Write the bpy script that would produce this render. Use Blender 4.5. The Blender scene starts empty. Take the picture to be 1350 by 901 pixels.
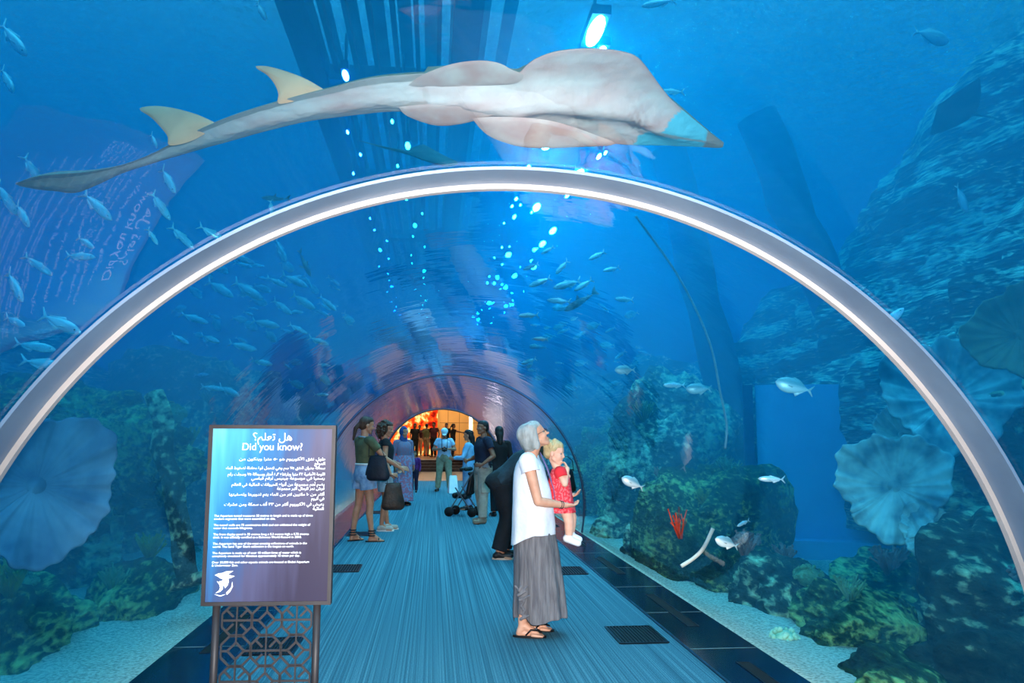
import bpy, bmesh, math, random
import numpy as np
from mathutils import Vector, Matrix, Euler, noise

PI = math.pi
COL = bpy.context.scene.collection
rnd = random.Random(7)

# ------------------------------------------------------------------ camera
CAM_H, FL = 1.52, 1050.0
YAW, PITCH, ROLL = math.radians(5.59), math.radians(6.85), math.radians(-0.22)

def cam_matrix():
    fwd = Vector((math.sin(YAW) * math.cos(PITCH), math.cos(YAW) * math.cos(PITCH), math.sin(PITCH)))
    right = Vector((math.cos(YAW), -math.sin(YAW), 0))
    up = right.cross(fwd)
    r2 = right * math.cos(ROLL) - up * math.sin(ROLL)
    u2 = right * math.sin(ROLL) + up * math.cos(ROLL)
    return r2, u2, fwd
_R, _U, _F = cam_matrix()

def ray(px, py):
    return _F + _R * ((px - 675) / FL) + _U * (-(py - 450.5) / FL)

def at(px, py, Y=None, Z=None, X=None):
    """world point seen towards a direction at distance Y down the tunnel (or on height Z, or at side X)"""
    d = ray(px, py)
    if Y is not None: t = Y / d.y
    elif Z is not None: t = (Z - CAM_H) / d.z
    else: t = X / d.x
    return Vector((0, 0, CAM_H)) + d * t

cam_d = bpy.data.cameras.new('camera'); cam = bpy.data.objects.new('camera', cam_d); COL.objects.link(cam)
cam_d.sensor_width = 36; cam_d.lens = 36 * FL / 1350; cam_d.clip_start = .05; cam_d.clip_end = 300
m = Matrix((( _R.x, _U.x, -_F.x, 0), (_R.y, _U.y, -_F.y, 0), (_R.z, _U.z, -_F.z, CAM_H), (0, 0, 0, 1)))
cam.matrix_world = m
bpy.context.scene.camera = cam

# ------------------------------------------------------------------ tagging
def tag(o, label=None, cat=None, group=None, kind=None):
    if label: o['label'] = label
    if cat: o['category'] = cat
    if group: o['group'] = group
    if kind: o['kind'] = kind
    return o

def empty(name, loc=(0, 0, 0), rz=0, label=None, cat=None, group=None):
    o = bpy.data.objects.new(name, None); COL.objects.link(o)
    o.location = loc; o.rotation_euler = (0, 0, rz); o.empty_display_size = .1
    return tag(o, label, cat, group)

def link(name, me, mat=None, parent=None, smooth=True):
    if mat is not None and not me.materials: me.materials.append(mat)
    if smooth:
        me.polygons.foreach_set('use_smooth', [True] * len(me.polygons))
    o = bpy.data.objects.new(name, me); COL.objects.link(o)
    if parent: o.parent = parent
    return o

def pymesh(name, V, Fc, mat=None, parent=None, smooth=True):
    me = bpy.data.meshes.new(name); me.from_pydata([tuple(v) for v in V], [], [tuple(f) for f in Fc]); me.update()
    return link(name, me, mat, parent, smooth)

class MB:
    """collects shapes into one mesh"""
    def __init__(s): s.V = []; s.F = []
    def add(s, V, Fc):
        n = len(s.V); s.V += [tuple(v) for v in V]; s.F += [tuple(i + n for i in f) for f in Fc]; return s
    def box(s, c, size, rz=0, rot=None):
        M = rot if rot is not None else Matrix.Rotation(rz, 3, 'Z')
        V = [Vector(c) + M @ Vector((x * size[0] / 2, y * size[1] / 2, z * size[2] / 2)) for x in (-1, 1) for y in (-1, 1) for z in (-1, 1)]
        return s.add(V, [(0, 1, 3, 2), (4, 6, 7, 5), (0, 4, 5, 1), (2, 3, 7, 6), (0, 2, 6, 4), (1, 5, 7, 3)])
    def bar(s, a, b, w, h=None):
        a, b = Vector(a), Vector(b); h = h or w
        d = (b - a); L = d.length; z = d.normalized()
        ref = Vector((0, 0, 1)) if abs(z.z) < .95 else Vector((0, 1, 0))
        x = z.cross(ref).normalized(); y = z.cross(x)
        M = Matrix((x, y, z)).transposed()
        return s.box((a + b) / 2, (w, h, L), rot=M)
    def tube(s, pts, r, n=8, cap=True, flat=1.0):
        pts = [Vector(p) for p in pts]; k = len(pts)
        rs = r if isinstance(r, (list, tuple)) else [r] * k
        V = []; Fc = []; px = None
        for i, p in enumerate(pts):
            d = (pts[min(i + 1, k - 1)] - pts[max(i - 1, 0)]).normalized()
            if px is None:
                ref = Vector((0, 0, 1)) if abs(d.z) < .9 else Vector((0, 1, 0))
                px = d.cross(ref).normalized()
            else:
                px = (px - d * px.dot(d)).normalized()
            py = d.cross(px)
            for j in range(n):
                t = 2 * PI * j / n
                V.append(p + (px * math.cos(t) * flat + py * math.sin(t)) * rs[i])
        for i in range(k - 1):
            for j in range(n):
                a = i * n + j; b = i * n + (j + 1) % n
                Fc.append((a, b, b + n, a + n))
        if cap:
            Fc.append(tuple(range(n - 1, -1, -1))); Fc.append(tuple((k - 1) * n + j for j in range(n)))
        return s.add(V, Fc)
    def ball(s, c, r, nu=12, nv=8, rot=None):
        if not isinstance(r, (tuple, list)): r = (r, r, r)
        V = []; Fc = []
        for i in range(nv + 1):
            ph = PI * i / nv
            for j in range(nu):
                t = 2 * PI * j / nu
                p = Vector((math.sin(ph) * math.cos(t) * r[0], math.sin(ph) * math.sin(t) * r[1], math.cos(ph) * r[2]))
                V.append(Vector(c) + (rot @ p if rot is not None else p))
        for i in range(nv):
            for j in range(nu):
                a = i * nu + j; b = i * nu + (j + 1) % nu
                Fc.append((a, a + nu, b + nu, b))
        return s.add(V, Fc)
    def build(s, name, mat=None, parent=None, smooth=False):
        return pymesh(name, s.V, s.F, mat, parent, smooth)

# ------------------------------------------------------------------ materials
def nt(name):
    mt = bpy.data.materials.new(name); mt.use_nodes = True
    n = mt.node_tree; n.nodes.clear()
    out = n.nodes.new('ShaderNodeOutputMaterial')
    return mt, n, out
def N(n, typ, **kw):
    x = n.nodes.new(typ)
    for k, v in kw.items():
        if k in x.inputs: x.inputs[k].default_value = v
        else: setattr(x, k, v)
    return x
def srgb(r, g, b):
    f = lambda c: (c / 255) / 12.92 if c / 255 <= .04045 else ((c / 255 + .055) / 1.055) ** 2.4
    return (f(r), f(g), f(b), 1)
def ramp(n, fac, stops):
    r = n.nodes.new('ShaderNodeValToRGB'); el = r.color_ramp.elements
    while len(el) < len(stops): el.new(.5)
    for e, (p, c) in zip(el, stops): e.position = p; e.color = c if len(c) == 4 else (*c, 1)
    if fac is not None: n.links.new(fac, r.inputs[0])
    return r.outputs[0]

_mc = {}
def mat(name, c1, c2=None, scale=8, rough=.7, metal=0, bump=0, bscale=None, stretch=None, spec=.3, detail=4, emit=None, estr=0, contrast=(.35, .65), sheen=0):
    """two-tone noise-mottled principled material"""
    if name in _mc: return _mc[name]
    mt, n, out = nt(name); L = n.links.new
    b = N(n, 'ShaderNodeBsdfPrincipled', Roughness=rough, Metallic=metal); b.inputs['Specular IOR Level'].default_value = spec
    if sheen: b.inputs['Sheen Weight'].default_value = sheen
    tc = N(n, 'ShaderNodeTexCoord'); mp = N(n, 'ShaderNodeMapping')
    if stretch: mp.inputs['Scale'].default_value = stretch
    L(tc.outputs['Object'], mp.inputs[0])
    c2 = c2 or tuple([x * .75 for x in c1[:3]] + [1])
    nz = N(n, 'ShaderNodeTexNoise', Scale=scale, Detail=detail); L(mp.outputs[0], nz.inputs['Vector'])
    col = ramp(n, nz.outputs[0], [(contrast[0], c2), (contrast[1], c1)])
    L(col, b.inputs['Base Color'])
    if bump:
        nb = N(n, 'ShaderNodeTexNoise', Scale=bscale or scale * 3, Detail=6); L(mp.outputs[0], nb.inputs['Vector'])
        bp = N(n, 'ShaderNodeBump', Strength=bump, Distance=.02); L(nb.outputs[0], bp.inputs['Height']); L(bp.outputs[0], b.inputs['Normal'])
    if emit:
        b.inputs['Emission Color'].default_value = emit; b.inputs['Emission Strength'].default_value = estr
    L(b.outputs[0], out.inputs[0]); _mc[name] = mt
    return mt

def children(o): return [c for c in bpy.data.objects if c.parent == o]
def copy_tree(o, parent=None):
    c = o.copy(); COL.objects.link(c); c.parent = parent
    for ch in children(o): copy_tree(ch, c)
    return c
# ------------------------------------------------------------------ the tunnel
TX, TZ, TR = .3235, .40, 2.125      # centre line and inner radius of the acrylic
T0, T1 = -2.5, 29.0
XL, XR = -1.797, 2.322              # where the acrylic meets the floor
A0 = math.asin(-TZ / TR)            # angle of the springing

def arc_pts(r, n, z0=0.0):
    a0 = math.asin((z0 - TZ) / r)
    return [(TX + r * math.cos(a0 + (PI - 2 * a0) * i / n), TZ + r * math.sin(a0 + (PI - 2 * a0) * i / n)) for i in range(n + 1)]

def extrude_y(prof, ys, close=False):
    V = []; Fc = []; k = len(prof)
    for y in ys:
        V += [(x, y, z) for x, z in prof]
    for i in range(len(ys) - 1):
        for j in range(k if close else k - 1):
            a = i * k + j; b = i * k + (j + 1) % k
            Fc.append((a, b, b + k, a + k))
    return V, Fc

def acrylic_mat(sc=(.7, 2.2, .7), st_=.45):
    mt, n, out = nt('clear acrylic'); L = n.links.new
    tc = N(n, 'ShaderNodeTexCoord'); mp = N(n, 'ShaderNodeMapping'); mp.inputs['Scale'].default_value = sc
    L(tc.outputs['Object'], mp.inputs[0])
    nz = N(n, 'ShaderNodeTexNoise', Scale=1.5, Detail=4); L(mp.outputs[0], nz.inputs['Vector'])
    bp = N(n, 'ShaderNodeBump', Strength=st_, Distance=.012); L(nz.outputs[0], bp.inputs['Height'])
    gm = N(n, 'ShaderNodeNewGeometry'); dt = N(n, 'ShaderNodeVectorMath', operation='DOT_PRODUCT'); L(gm.outputs['Incoming'], dt.inputs[0]); L(bp.outputs[0], dt.inputs[1])
    def mth(op, a, b):
        q = N(n, 'ShaderNodeMath', operation=op); q.use_clamp = op != 'ABSOLUTE'
        for i, v in enumerate((a, b)):
            if v is None: continue
            if hasattr(v, 'links'): L(v, q.inputs[i])
            else: q.inputs[i].default_value = v
        return q.outputs[0]
    # reflectance of a clear sheet, the same from either side
    f5 = mth('POWER', mth('SUBTRACT', 1.0, mth('ABSOLUTE', dt.outputs['Value'], None)), 5.0)
    fr = mth('ADD', mth('MULTIPLY', f5, .94), .045)
    gl = N(n, 'ShaderNodeBsdfGlossy', Roughness=.02); L(bp.outputs[0], gl.inputs['Normal'])
    tr = N(n, 'ShaderNodeBsdfTransparent'); tr.inputs[0].default_value = (.97, .985, 1, 1)
    mx = N(n, 'ShaderNodeMixShader'); L(fr, mx.inputs[0]); L(tr.outputs[0], mx.inputs[1]); L(gl.outputs[0], mx.inputs[2])
    L(mx.outputs[0], out.inputs[0]); return mt
ACR = [acrylic_mat((.6, .5, .6), .4), acrylic_mat((.7, 1.6, .7), .4), acrylic_mat((.6, 3.5, .6), .45)]
RINGS = [3.02, 12.9, 29.0]
SEG = [T0, 3.02, 12.9, 29.0]
for i in range(3):
    V, Fc = extrude_y(arc_pts(TR, 96), list(np.linspace(SEG[i], SEG[i + 1], 12)))
    o = pymesh('window_%d' % (i + 1), V, Fc, ACR[i]); tag(o, kind='structure')
    tag(o, ['clear curved acrylic tunnel shell in front of the near joint ring', 'clear curved acrylic tunnel shell between the near and middle rings', 'clear curved acrylic tunnel shell running up to the far end'][i])

# joint rings: a grey band lying against the acrylic with a pale raised lip on its far edge
ring_m = mat('brushed grey joint strip', srgb(122, 140, 160), srgb(106, 124, 146), scale=3, rough=.45, metal=.3, spec=.4)
lip_m = mat('pale silicone lip', srgb(168, 162, 160), srgb(154, 150, 150), scale=4, rough=.6)
for i, y in enumerate(RINGS):
    r = empty('joint_ring', (TX, y, TZ), 0, ['pale grey metal ring arching over the walkway just behind the ray', 'thin dark ring around the tunnel halfway down', 'grey ring at the bright far mouth of the tunnel'][i], 'ring')
    w = [.17, .05, .35][i]
    for nm, ra, rb, ya, yb, mt_ in (('band', TR - .004, TR - .016, -w, 0, ring_m), ('lip', TR - .004, TR - .036, 0, .03, lip_m)):
        if i == 2: mt_ = mat('dull dark joint strip', srgb(110, 112, 116), rough=.5)
        if i == 1:
            mt_ = mat('unlit blue joint strip', srgb(40, 64, 92), rough=.5)  # darker copy: lack of flash light at this distance put into the colour
            if nm == 'lip': rb = TR - .018
        P = []
        for rr in (ra, rb):
            a0 = math.asin((.0 - TZ) / rr)
            P.append([(rr * math.cos(a0 + (PI - 2 * a0) * k / 128), rr * math.sin(a0 + (PI - 2 * a0) * k / 128)) for k in range(129)])
        V = []; Fc = []
        for k in range(129):
            (x1, z1), (x2, z2) = P[0][k], P[1][k]
            V += [(x1, ya, z1), (x2, ya, z2), (x2, yb, z2), (x1, yb, z1)]
        for k in range(128):
            for j in range(4):
                a = 4 * k + j; b = 4 * k + (j + 1) % 4
                Fc.append((a, b, b + 4, a + 4))
        Fc += [(0, 1, 2, 3), (515, 514, 513, 512)]
        o = pymesh(nm, V, Fc, mt_, r, smooth=False)

# ------------------------------------------------------------------ floor
def carpet_mat():
    mt, n, out = nt('teal ribbed carpet'); L = n.links.new
    b = N(n, 'ShaderNodeBsdfPrincipled', Roughness=.95); b.inputs['Specular IOR Level'].default_value = .1
    tc = N(n, 'ShaderNodeTexCoord')
    def lines(sx, sy, det=2):
        mp = N(n, 'ShaderNodeMapping'); mp.inputs['Scale'].default_value = (sx, sy, 1); L(tc.outputs['Object'], mp.inputs[0])
        z = N(n, 'ShaderNodeTexNoise', Scale=1, Detail=det); L(mp.outputs[0], z.inputs['Vector']); return z.outputs[0]
    a = lines(75, .15); c = lines(130, 90)
    m1 = N(n, 'ShaderNodeMath', operation='MULTIPLY'); L(a, m1.inputs[0]); m1.inputs[1].default_value = .62
    m2 = N(n, 'ShaderNodeMath', operation='MULTIPLY_ADD'); L(c, m2.inputs[0]); m2.inputs[1].default_value = .38; L(m1.outputs[0], m2.inputs[2])
    col = ramp(n, m2.outputs[0], [(.38, srgb(42, 82, 96)), (.52, srgb(60, 104, 118)), (.68, srgb(96, 138, 148))])
    L(col, b.inputs['Base Color'])
    bp = N(n, 'ShaderNodeBump', Strength=.4, Distance=.01); L(m2.outputs[0], bp.inputs['Height']); L(bp.outputs[0], b.inputs['Normal'])
    L(b.outputs[0], out.inputs[0]); return mt
CXL, CXR = -1.331, 1.856
o = MB().box(((CXL + CXR) / 2, 12.75, -.05), (CXR - CXL, 31, .1)).build('floor', carpet_mat()); tag(o, kind='structure')
stone = mat('black polished stone', srgb(14, 26, 38), srgb(8, 16, 26), scale=30, rough=.18, spec=.5)
groove = mat('grout', srgb(90, 120, 120), rough=.8)
slotm = mat('black slot', srgb(3, 4, 6), rough=.9)
for sgn, nm, x0, x1 in ((-1, 'baseboard_left', XL - .05, CXL), (1, 'baseboard_right', CXR, XR + .05)):
    o = MB().box(((x0 + x1) / 2, 12.75, -.04), (x1 - x0, 31, .09)).build(nm, stone); tag(o, kind='structure')
    g = MB()
    for k in range(26): g.box(((x0 + x1) / 2, 1.02 + k * 1.2 + (0.35 if sgn < 0 else 0), .0055), (x1 - x0 - .02, .008, .003))
    o2 = g.build('trim_1' if sgn < 0 else 'trim_2', groove); tag(o2, kind='structure')
    e = MB().box((CXL if sgn < 0 else CXR, 12.75, .004), (.02, 31, .012)).build('trim_3' if sgn < 0 else 'trim_4', mat('dark metal edging', srgb(30, 60, 80), rough=.4, metal=.5)); tag(e, kind='structure')
# slot vents in the stone border
def slot_vent(x, y, L_, label, group=None):
    r = empty('slot_vent', (x, y, .005), 0, label, 'vent', group)
    MB().box((0, 0, 0), (.085, L_, .006)).build('opening', slotm, r)
    f = MB(); f.box((-.046, 0, .001), (.007, L_ + .014, .008)); f.box((.046, 0, .001), (.007, L_ + .014, .008))
    for s_ in (-1, 1): f.box((0, s_ * (L_ / 2 + .003), .001), (.09, .007, .008))
    f.build('rim', mat('dark steel rim', srgb(40, 55, 65), rough=.35, metal=.8), r)
    return r
# ------------------------------------------------------------------ people
def V3(*a): return Vector(a)

def blob(name, parts, voxel, mt, parent, smooth_it=3):
    """one continuous surface grown round tapered limbs and rounded masses"""
    b = MB()
    for p in parts:
        if p[0] == 'c':
            _, a, ra, c, rc = p; a, c = Vector(a), Vector(c)
            d = c - a; n = 8
            cs = []
            for i in range(n + 1):
                t = i / n; cs.append((a.lerp(c, t), ra + (rc - ra) * t))
            ax = d.normalized() if d.length > 1e-6 else V3(0, 0, 1)
            pts = [a - ax * ra * .98, a - ax * ra * .8, a - ax * ra * .45] + [q for q, _ in cs] + [c + ax * rc * .45, c + ax * rc * .8, c + ax * rc * .98]
            rs = [ra * .2, ra * .6, ra * .893] + [r for _, r in cs] + [rc * .893, rc * .6, rc * .2]
            b.tube(pts, rs, 12)
        else:
            _, c, r = p[:3]; b.ball(c, r, 16, 10, p[3] if len(p) > 3 else None)
    me = bpy.data.meshes.new(name); me.from_pydata(b.V, [], b.F); me.update()
    o = bpy.data.objects.new(name, me); COL.objects.link(o)
    r = o.modifiers.new('r', 'REMESH'); r.mode = 'VOXEL'; r.voxel_size = voxel
    s = o.modifiers.new('s', 'SMOOTH'); s.factor = .5; s.iterations = smooth_it
    dg = bpy.context.evaluated_depsgraph_get()
    m2 = bpy.data.meshes.new_from_object(o.evaluated_get(dg))
    bpy.data.objects.remove(o); bpy.data.meshes.remove(me)
    m2.name = name; m2.materials.clear()
    return link(name, m2, mt, parent)

def catmull(P, k):
    out = []; n = len(P)
    for i in range(n - 1):
        p0, p1, p2, p3 = P[max(i - 1, 0)], P[i], P[i + 1], P[min(i + 2, n - 1)]
        for j in range(k):
            t = j / k
            out.append(.5 * ((2 * p1) + (-p0 + p2) * t + (2 * p0 - 5 * p1 + 4 * p2 - p3) * t * t + (-p0 + 3 * p1 - 3 * p2 + p3) * t ** 3))
    out.append(P[-1]); return out

def loft(mb, rings, n=40, k=4, fold=0, nf=11, seed=0, fold_from=0.0):
    """rings: (centre, half axis a, half axis b). Open ended cloth shell."""
    A = [np.concatenate([np.array(c), np.array(a), np.array(b)]) for c, a, b in rings]
    R = catmull(A, k); V = []; Fc = []
    rr = random.Random(seed); ph = [rr.uniform(0, 6.28) for _ in range(4)]
    for i, q in enumerate(R):
        c, a, b = Vector(q[:3]), Vector(q[3:6]), Vector(q[6:9]); t = i / (len(R) - 1)
        amp = fold * max(0, (t - fold_from) / (1 - fold_from))
        for j in range(n):
            th = 2 * PI * j / n
            w = 1 + amp * (math.sin(nf * th + ph[0] + 1.5 * t) * .6 + math.sin((nf * 1.0 - 4) * th + ph[1] - 2 * t) * .5) + .012 * noise.noise(Vector((th * 3, t * 9, seed)))
            V.append(c + (a * math.cos(th) + b * math.sin(th)) * w)
    for i in range(len(R) - 1):
        for j in range(n):
            x = i * n + j; y = i * n + (j + 1) % n
            Fc.append((x, y, y + n, x + n))
    mb.add(V, Fc); return mb

def cloth(name, mb, mt, parent, thick=.006):
    o = mb.build(name, mt, parent, smooth=True)
    s = o.modifiers.new('s', 'SOLIDIFY'); s.thickness = thick; s.offset = -1
    return o

def hand(parts, w, d, pn, curl=.4, k=1.0, side=1):
    """palm, four unequal bent fingers and a thumb leaving the side of the palm near its base"""
    w, d, pn = Vector(w), Vector(d).normalized(), Vector(pn).normalized()
    pn = (pn - d * pn.dot(d)).normalized(); s = d.cross(pn) * side
    R = Matrix((d, s, pn)).transposed()
    parts.append(('c', w - d * .01 * k, .024 * k, w + d * .025 * k, .024 * k))
    parts.append(('e', w + d * .05 * k, (.05 * k, .04 * k, .016 * k), R))
    for i, L_ in enumerate((.068, .078, .072, .056)):
        off = (i - 1.5) * .0205 * k
        b0 = w + d * .082 * k + s * -off
        d1 = (d * math.cos(curl * .8) + pn * math.sin(curl * .8)); d2 = (d * math.cos(curl * 2) + pn * math.sin(curl * 2))
        m_ = b0 + d1 * L_ * .5 * k; e = m_ + d2 * L_ * .5 * k
        parts.append(('c', w + d * .06 * k + s * -off * .8, .0095 * k, b0, .0092 * k))
        parts.append(('c', b0, .0092 * k, m_, .0085 * k)); parts.append(('c', m_, .0085 * k, e, .0072 * k))
    t0 = w + d * .022 * k + s * .028 * k
    t1 = t0 + (d * .6 + s * .7 + pn * .25).normalized() * .04 * k; t2 = t1 + (d * .85 + s * .15 + pn * .45).normalized() * .03 * k
    parts.append(('c', t0, .013 * k, t1, .0105 * k)); parts.append(('c', t1, .0105 * k, t2, .0085 * k))

def head_parts(c, R, k=1.0, child=False, nose=1.0):
    P = []
    T = lambda x, y, z: Vector(c) + R @ Vector((x, y, z)) * k
    E_ = lambda x, y, z, r: P.append(('e', T(x, y, z), tuple(q * k for q in r), R))
    E_(-.018, 0, .03, (.095, .077, .086)); E_(.032, 0, -.018, (.056, .057, .082)); E_(.02, 0, .045, (.07, .07, .062))
    for s in (-1, 1):
        P.append(('c', T(.005, s * .048, -.05), .018 * k, T(.062, s * .014, -.088), .019 * k))
        E_(.058, s * .032, -.022, (.028, .024, .026)); E_(-.006, s * .077, -.006, (.018, .01, .03))
        E_(.098, s * .011, -.024, (.009, .007, .007))
    P.append(('c', T(.07, 0, -.09), .018 * k, T(.074, 0, -.086), .017 * k))
    P.append(('c', T(.084, 0, .016), .009 * k, T(.084 + .026 * nose, 0, -.022), .011 * k))
    P.append(('c', T(.078, -.032, .03), .011 * k, T(.078, .032, .03), .011 * k))
    P.append(('c', T(.082, -.018, -.053), .0075 * k, T(.082, .018, -.053), .0075 * k))
    P.append(('c', T(.08, -.014, -.062), .008 * k, T(.08, .014, -.062), .008 * k))
    if child: E_(.045, 0, -.03, (.05, .062, .06))
    return P

def rig(h=1.7, **o):
    k = h / 1.70
    J = dict(pel=(0, 0, .95), chest=(.005, 0, 1.24), neck=(-.015, 0, 1.43), head=(.02, 0, 1.585),
             hL=(0, .085, .91), kL=(.025, .09, .50), aL=(-.02, .09, .085), hR=(0, -.085, .91), kR=(.025, -.09, .50), aR=(-.02, -.09, .085),
             sL=(-.01, .17, 1.375), eL=(-.04, .23, 1.09), wL=(.06, .235, .86), sR=(-.01, -.17, 1.375), eR=(-.04, -.23, 1.09), wR=(.06, -.235, .86),
             fL=(1, .15, 0), fR=(1, -.15, 0))
    J.update(o)
    J = {a: (Vector(b) * (1 if a[0] == 'f' else k)) for a, b in J.items()}; J['k'] = k
    return J

def Rh(yaw=0, pitch=0, roll=0):
    """head turned by yaw (left +), pitch (up +)"""
    return (Matrix.Rotation(math.radians(yaw), 3, 'Z') @ Matrix.Rotation(math.radians(-pitch), 3, 'Y') @ Matrix.Rotation(math.radians(roll), 3, 'X'))

def body(J, skin, parent, R, voxel=.008, hands=((0, 0, -1), (0, 0, -1)), palms=((0, -1, 0), (0, 1, 0)), curl=(.45, .45), build=1.0, feet=True, hk=1.0, child=False, arms=(1, 1)):
    k = J['k']; b = build; P = []
    for s in 'LR':
        h, kn, a, f = J['h' + s], J['k' + s], J['a' + s], J['f' + s].normalized()
        P += [('c', h, .088 * k * b, kn, .056 * k * b)]
        mid = kn.lerp(a, .3) - f * .016 * k
        P += [('c', kn, .052 * k * b, mid, .054 * k * b), ('c', mid, .052 * k * b, a + V3(0, 0, .03 * k), .035 * k * b), ('c', a + V3(0, 0, .03 * k), .034 * k, a, .033 * k)]
        if feet:
            heel = a - f * .025 * k; heel.z = a.z - .055 * k; ball = a + f * .12 * k; ball.z = a.z - .062 * k
            P += [('c', a, .034 * k, heel, .027 * k), ('c', heel, .025 * k, ball, .02 * k), ('c', a + f * .02 * k, .032 * k, ball, .02 * k)]
            sd = V3(-f.y, f.x, 0)
            for q in range(5):
                o_ = (q - 2) * .0165 * k; L_ = (.04, .044, .042, .036, .03)[q if s == 'R' else 4 - q] * k if True else 0
                P += [('c', ball + sd * o_ - f * .04 * k, .014 * k, ball + sd * o_ * 1.1 + f * L_ + V3(0, 0, -.006 * k), .0095 * k)]
    pel, ch, nk = J['pel'], J['chest'], J['neck']
    up = (nk - pel).normalized(); lf = (J['sL'] - J['sR']).normalized(); lf = (lf - up * lf.dot(up)).normalized(); fw = lf.cross(up)
    M = Matrix((fw, lf, up)).transposed()
    P += [('e', pel, (.105 * k * b, .15 * k * b, .12 * k), M), ('e', pel.lerp(ch, .5), (.095 * k * b, .125 * k * b, .16 * k), M),
          ('e', ch, (.11 * k * b, .15 * k * b, .16 * k), M), ('c', pel, .09 * k * b, ch, .09 * k * b), ('c', ch, .095 * k * b, nk - up * .06 * k, .07 * k)]
    hc = J['head']
    P += [('c', nk - up * .03 * k, .057 * k * min(b, 1.1), hc + R @ V3(-.02, 0, -.05) * k * hk, .05 * k)]
    for i, s in enumerate('LR'):
        P += [('c', J['s' + s], .048 * k * b, nk - up * .045 * k, .05 * k)]
        if not arms[i]: continue
        P += [('c', J['s' + s], .05 * k * b, J['e' + s], .037 * k * b), ('c', J['e' + s], .037 * k * b, J['e' + s].lerp(J['w' + s], .3), .037 * k * b),
              ('c', J['e' + s].lerp(J['w' + s], .3), .037 * k * b, J['w' + s], .024 * k)]
        hand(P, J['w' + s], hands[i], palms[i], curl[i], k * .97, side=1 if s == 'L' else -1)
    P += head_parts(hc, R, k * hk, child)
    return blob('body', P, voxel, skin, parent)

def eyes(J, R, parent, hk=1.0, k2=None):
    k = (k2 or J['k']) * hk; c = J['head']
    for s in (-1, 1):
        e = MB(); e.ball(c + R @ V3(.0705, s * .031, .008) * k, .0105 * k, 12, 8)
        o = e.build('eye', mat('eye white', srgb(150, 146, 142), srgb(150, 146, 142), rough=.2), parent, smooth=True)
        e = MB(); e.ball(c + R @ V3(.0775, s * .031, .008) * k, .0068 * k, 10, 6); e.build('iris', mat('iris', srgb(45, 35, 28), rough=.2), o, smooth=True)

def limb_rings(pts, rads):
    """rings square to a limb path"""
    pts = [Vector(p) for p in pts]; out = []; prev = None
    for i, p in enumerate(pts):
        d = (pts[min(i + 1, len(pts) - 1)] - pts[max(i - 1, 0)]).normalized()
        if prev is None:
            ref = V3(1, 0, 0) if abs(d.x) < .8 else V3(0, 0, 1)
            prev = (ref - d * ref.dot(d)).normalized()
        else: prev = (prev - d * prev.dot(d)).normalized()
        q = d.cross(prev); r = rads[i]
        out.append((p, prev * r, q * r))
    return out

def frame_of(J):
    up = (J['neck'] - J['pel']).normalized(); lf = (J['sL'] - J['sR']).normalized(); lf = (lf - up * lf.dot(up)).normalized()
    return up, lf, lf.cross(up)

def spine(J, t):
    """t 0 = pelvis, 1 = chest, 2 = neck; below 0 continues down"""
    if t <= 1: return J['pel'] + (J['chest'] - J['pel']) * t
    return J['chest'].lerp(J['neck'], t - 1)

def shirt(J, mt, parent, name='shirt', sleeve=.55, loose=1.0, hem=-.25, fold=.035, neck=.085, long_=False, seed=1, belly=0, build=1.0, scoop=1.86):
    k = J['k']; up, lf, fw = frame_of(J); b = build * loose; mb = MB()
    S = [(hem, .125 + belly * .5, .172), (0, .125 + belly, .172), (.45, .115 + belly, .155), (1, .13, .172), (1.4, .122, .172), (1.68, .098, .150), (scoop, .075, .105), (scoop + .09, neck * .85, neck)]
    rings = []
    for t, a, c in S:
        p = spine(J, t) if t >= 0 else J['pel'] + (J['chest'] - J['pel']) * t
        sc = b if t < 1.7 else 1
        rings.append((p + fw * (belly * .5 * k if t < .6 else 0), fw * a * k * sc, lf * c * k * sc))
    rings = rings[::-1]
    loft(mb, rings, 48, 5, fold, 9, seed, .35)
    for s in 'LR':
        sh, el, wr = J['s' + s], J['e' + s], J['w' + s]
        inn = sh.lerp(J['neck'] - up * .06 * k, .45)
        if sleeve <= 0: continue
        if long_:
            pts = [inn, sh, sh.lerp(el, .5), el, el.lerp(wr, .5), el.lerp(wr, .95)]; rr = [.066, .068, .058, .052, .045, .036]
        else:
            pts = [inn, sh, sh.lerp(el, sleeve * .5), sh.lerp(el, sleeve)]; rr = [.066, .07, .066, .062]
        loft(mb, limb_rings(pts, [r * k * max(1, build) for r in rr]), 20, 3, .03, 5, seed + 3)
    return cloth(name, mb, mt, parent, .004)

def trousers(J, mt, parent, name='trousers', end=.97, r0=.115, r1=.075, r2=.065, fold=.03, seed=4, build=1.0, top=.28):
    """end < 1: shorts reaching that share of the way down (0..1 of thigh+shin)"""
    k = J['k']; mb = MB(); up, lf, fw = frame_of(J)
    hips = [(J['pel'] + (J['chest'] - J['pel']) * t, fw * a * k * build, lf * c * k * build) for t, a, c in ((top, .112, .148), (0, .128, .17), (-.3, .13, .175), (-.5, .10, .15))]
    loft(mb, hips, 40, 4, .01, 6, seed)
    for s in 'LR':
        h, kn, a = J['h' + s], J['k' + s], J['a' + s]
        L1 = (kn - h).length; L2 = (a - kn).length; tot = end * (L1 + L2)
        pts = []; rr = []
        for q in (0, .12, .3, .5, .75, 1):
            dd = q * tot
            p = h.lerp(kn, dd / L1) if dd <= L1 else kn.lerp(a, (dd - L1) / L2)
            g = dd / (L1 + L2); r = r0 + (r1 - r0) * min(1, g / .5) if g < .5 else r1 + (r2 - r1) * (g - .5) / .5
            pts.append(p); rr.append(r * k * build)
        loft(mb, limb_rings(pts, rr), 26, 6, fold, 4, seed + ord(s), .1)
    return cloth(name, mb, mt, parent, .004)

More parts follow.
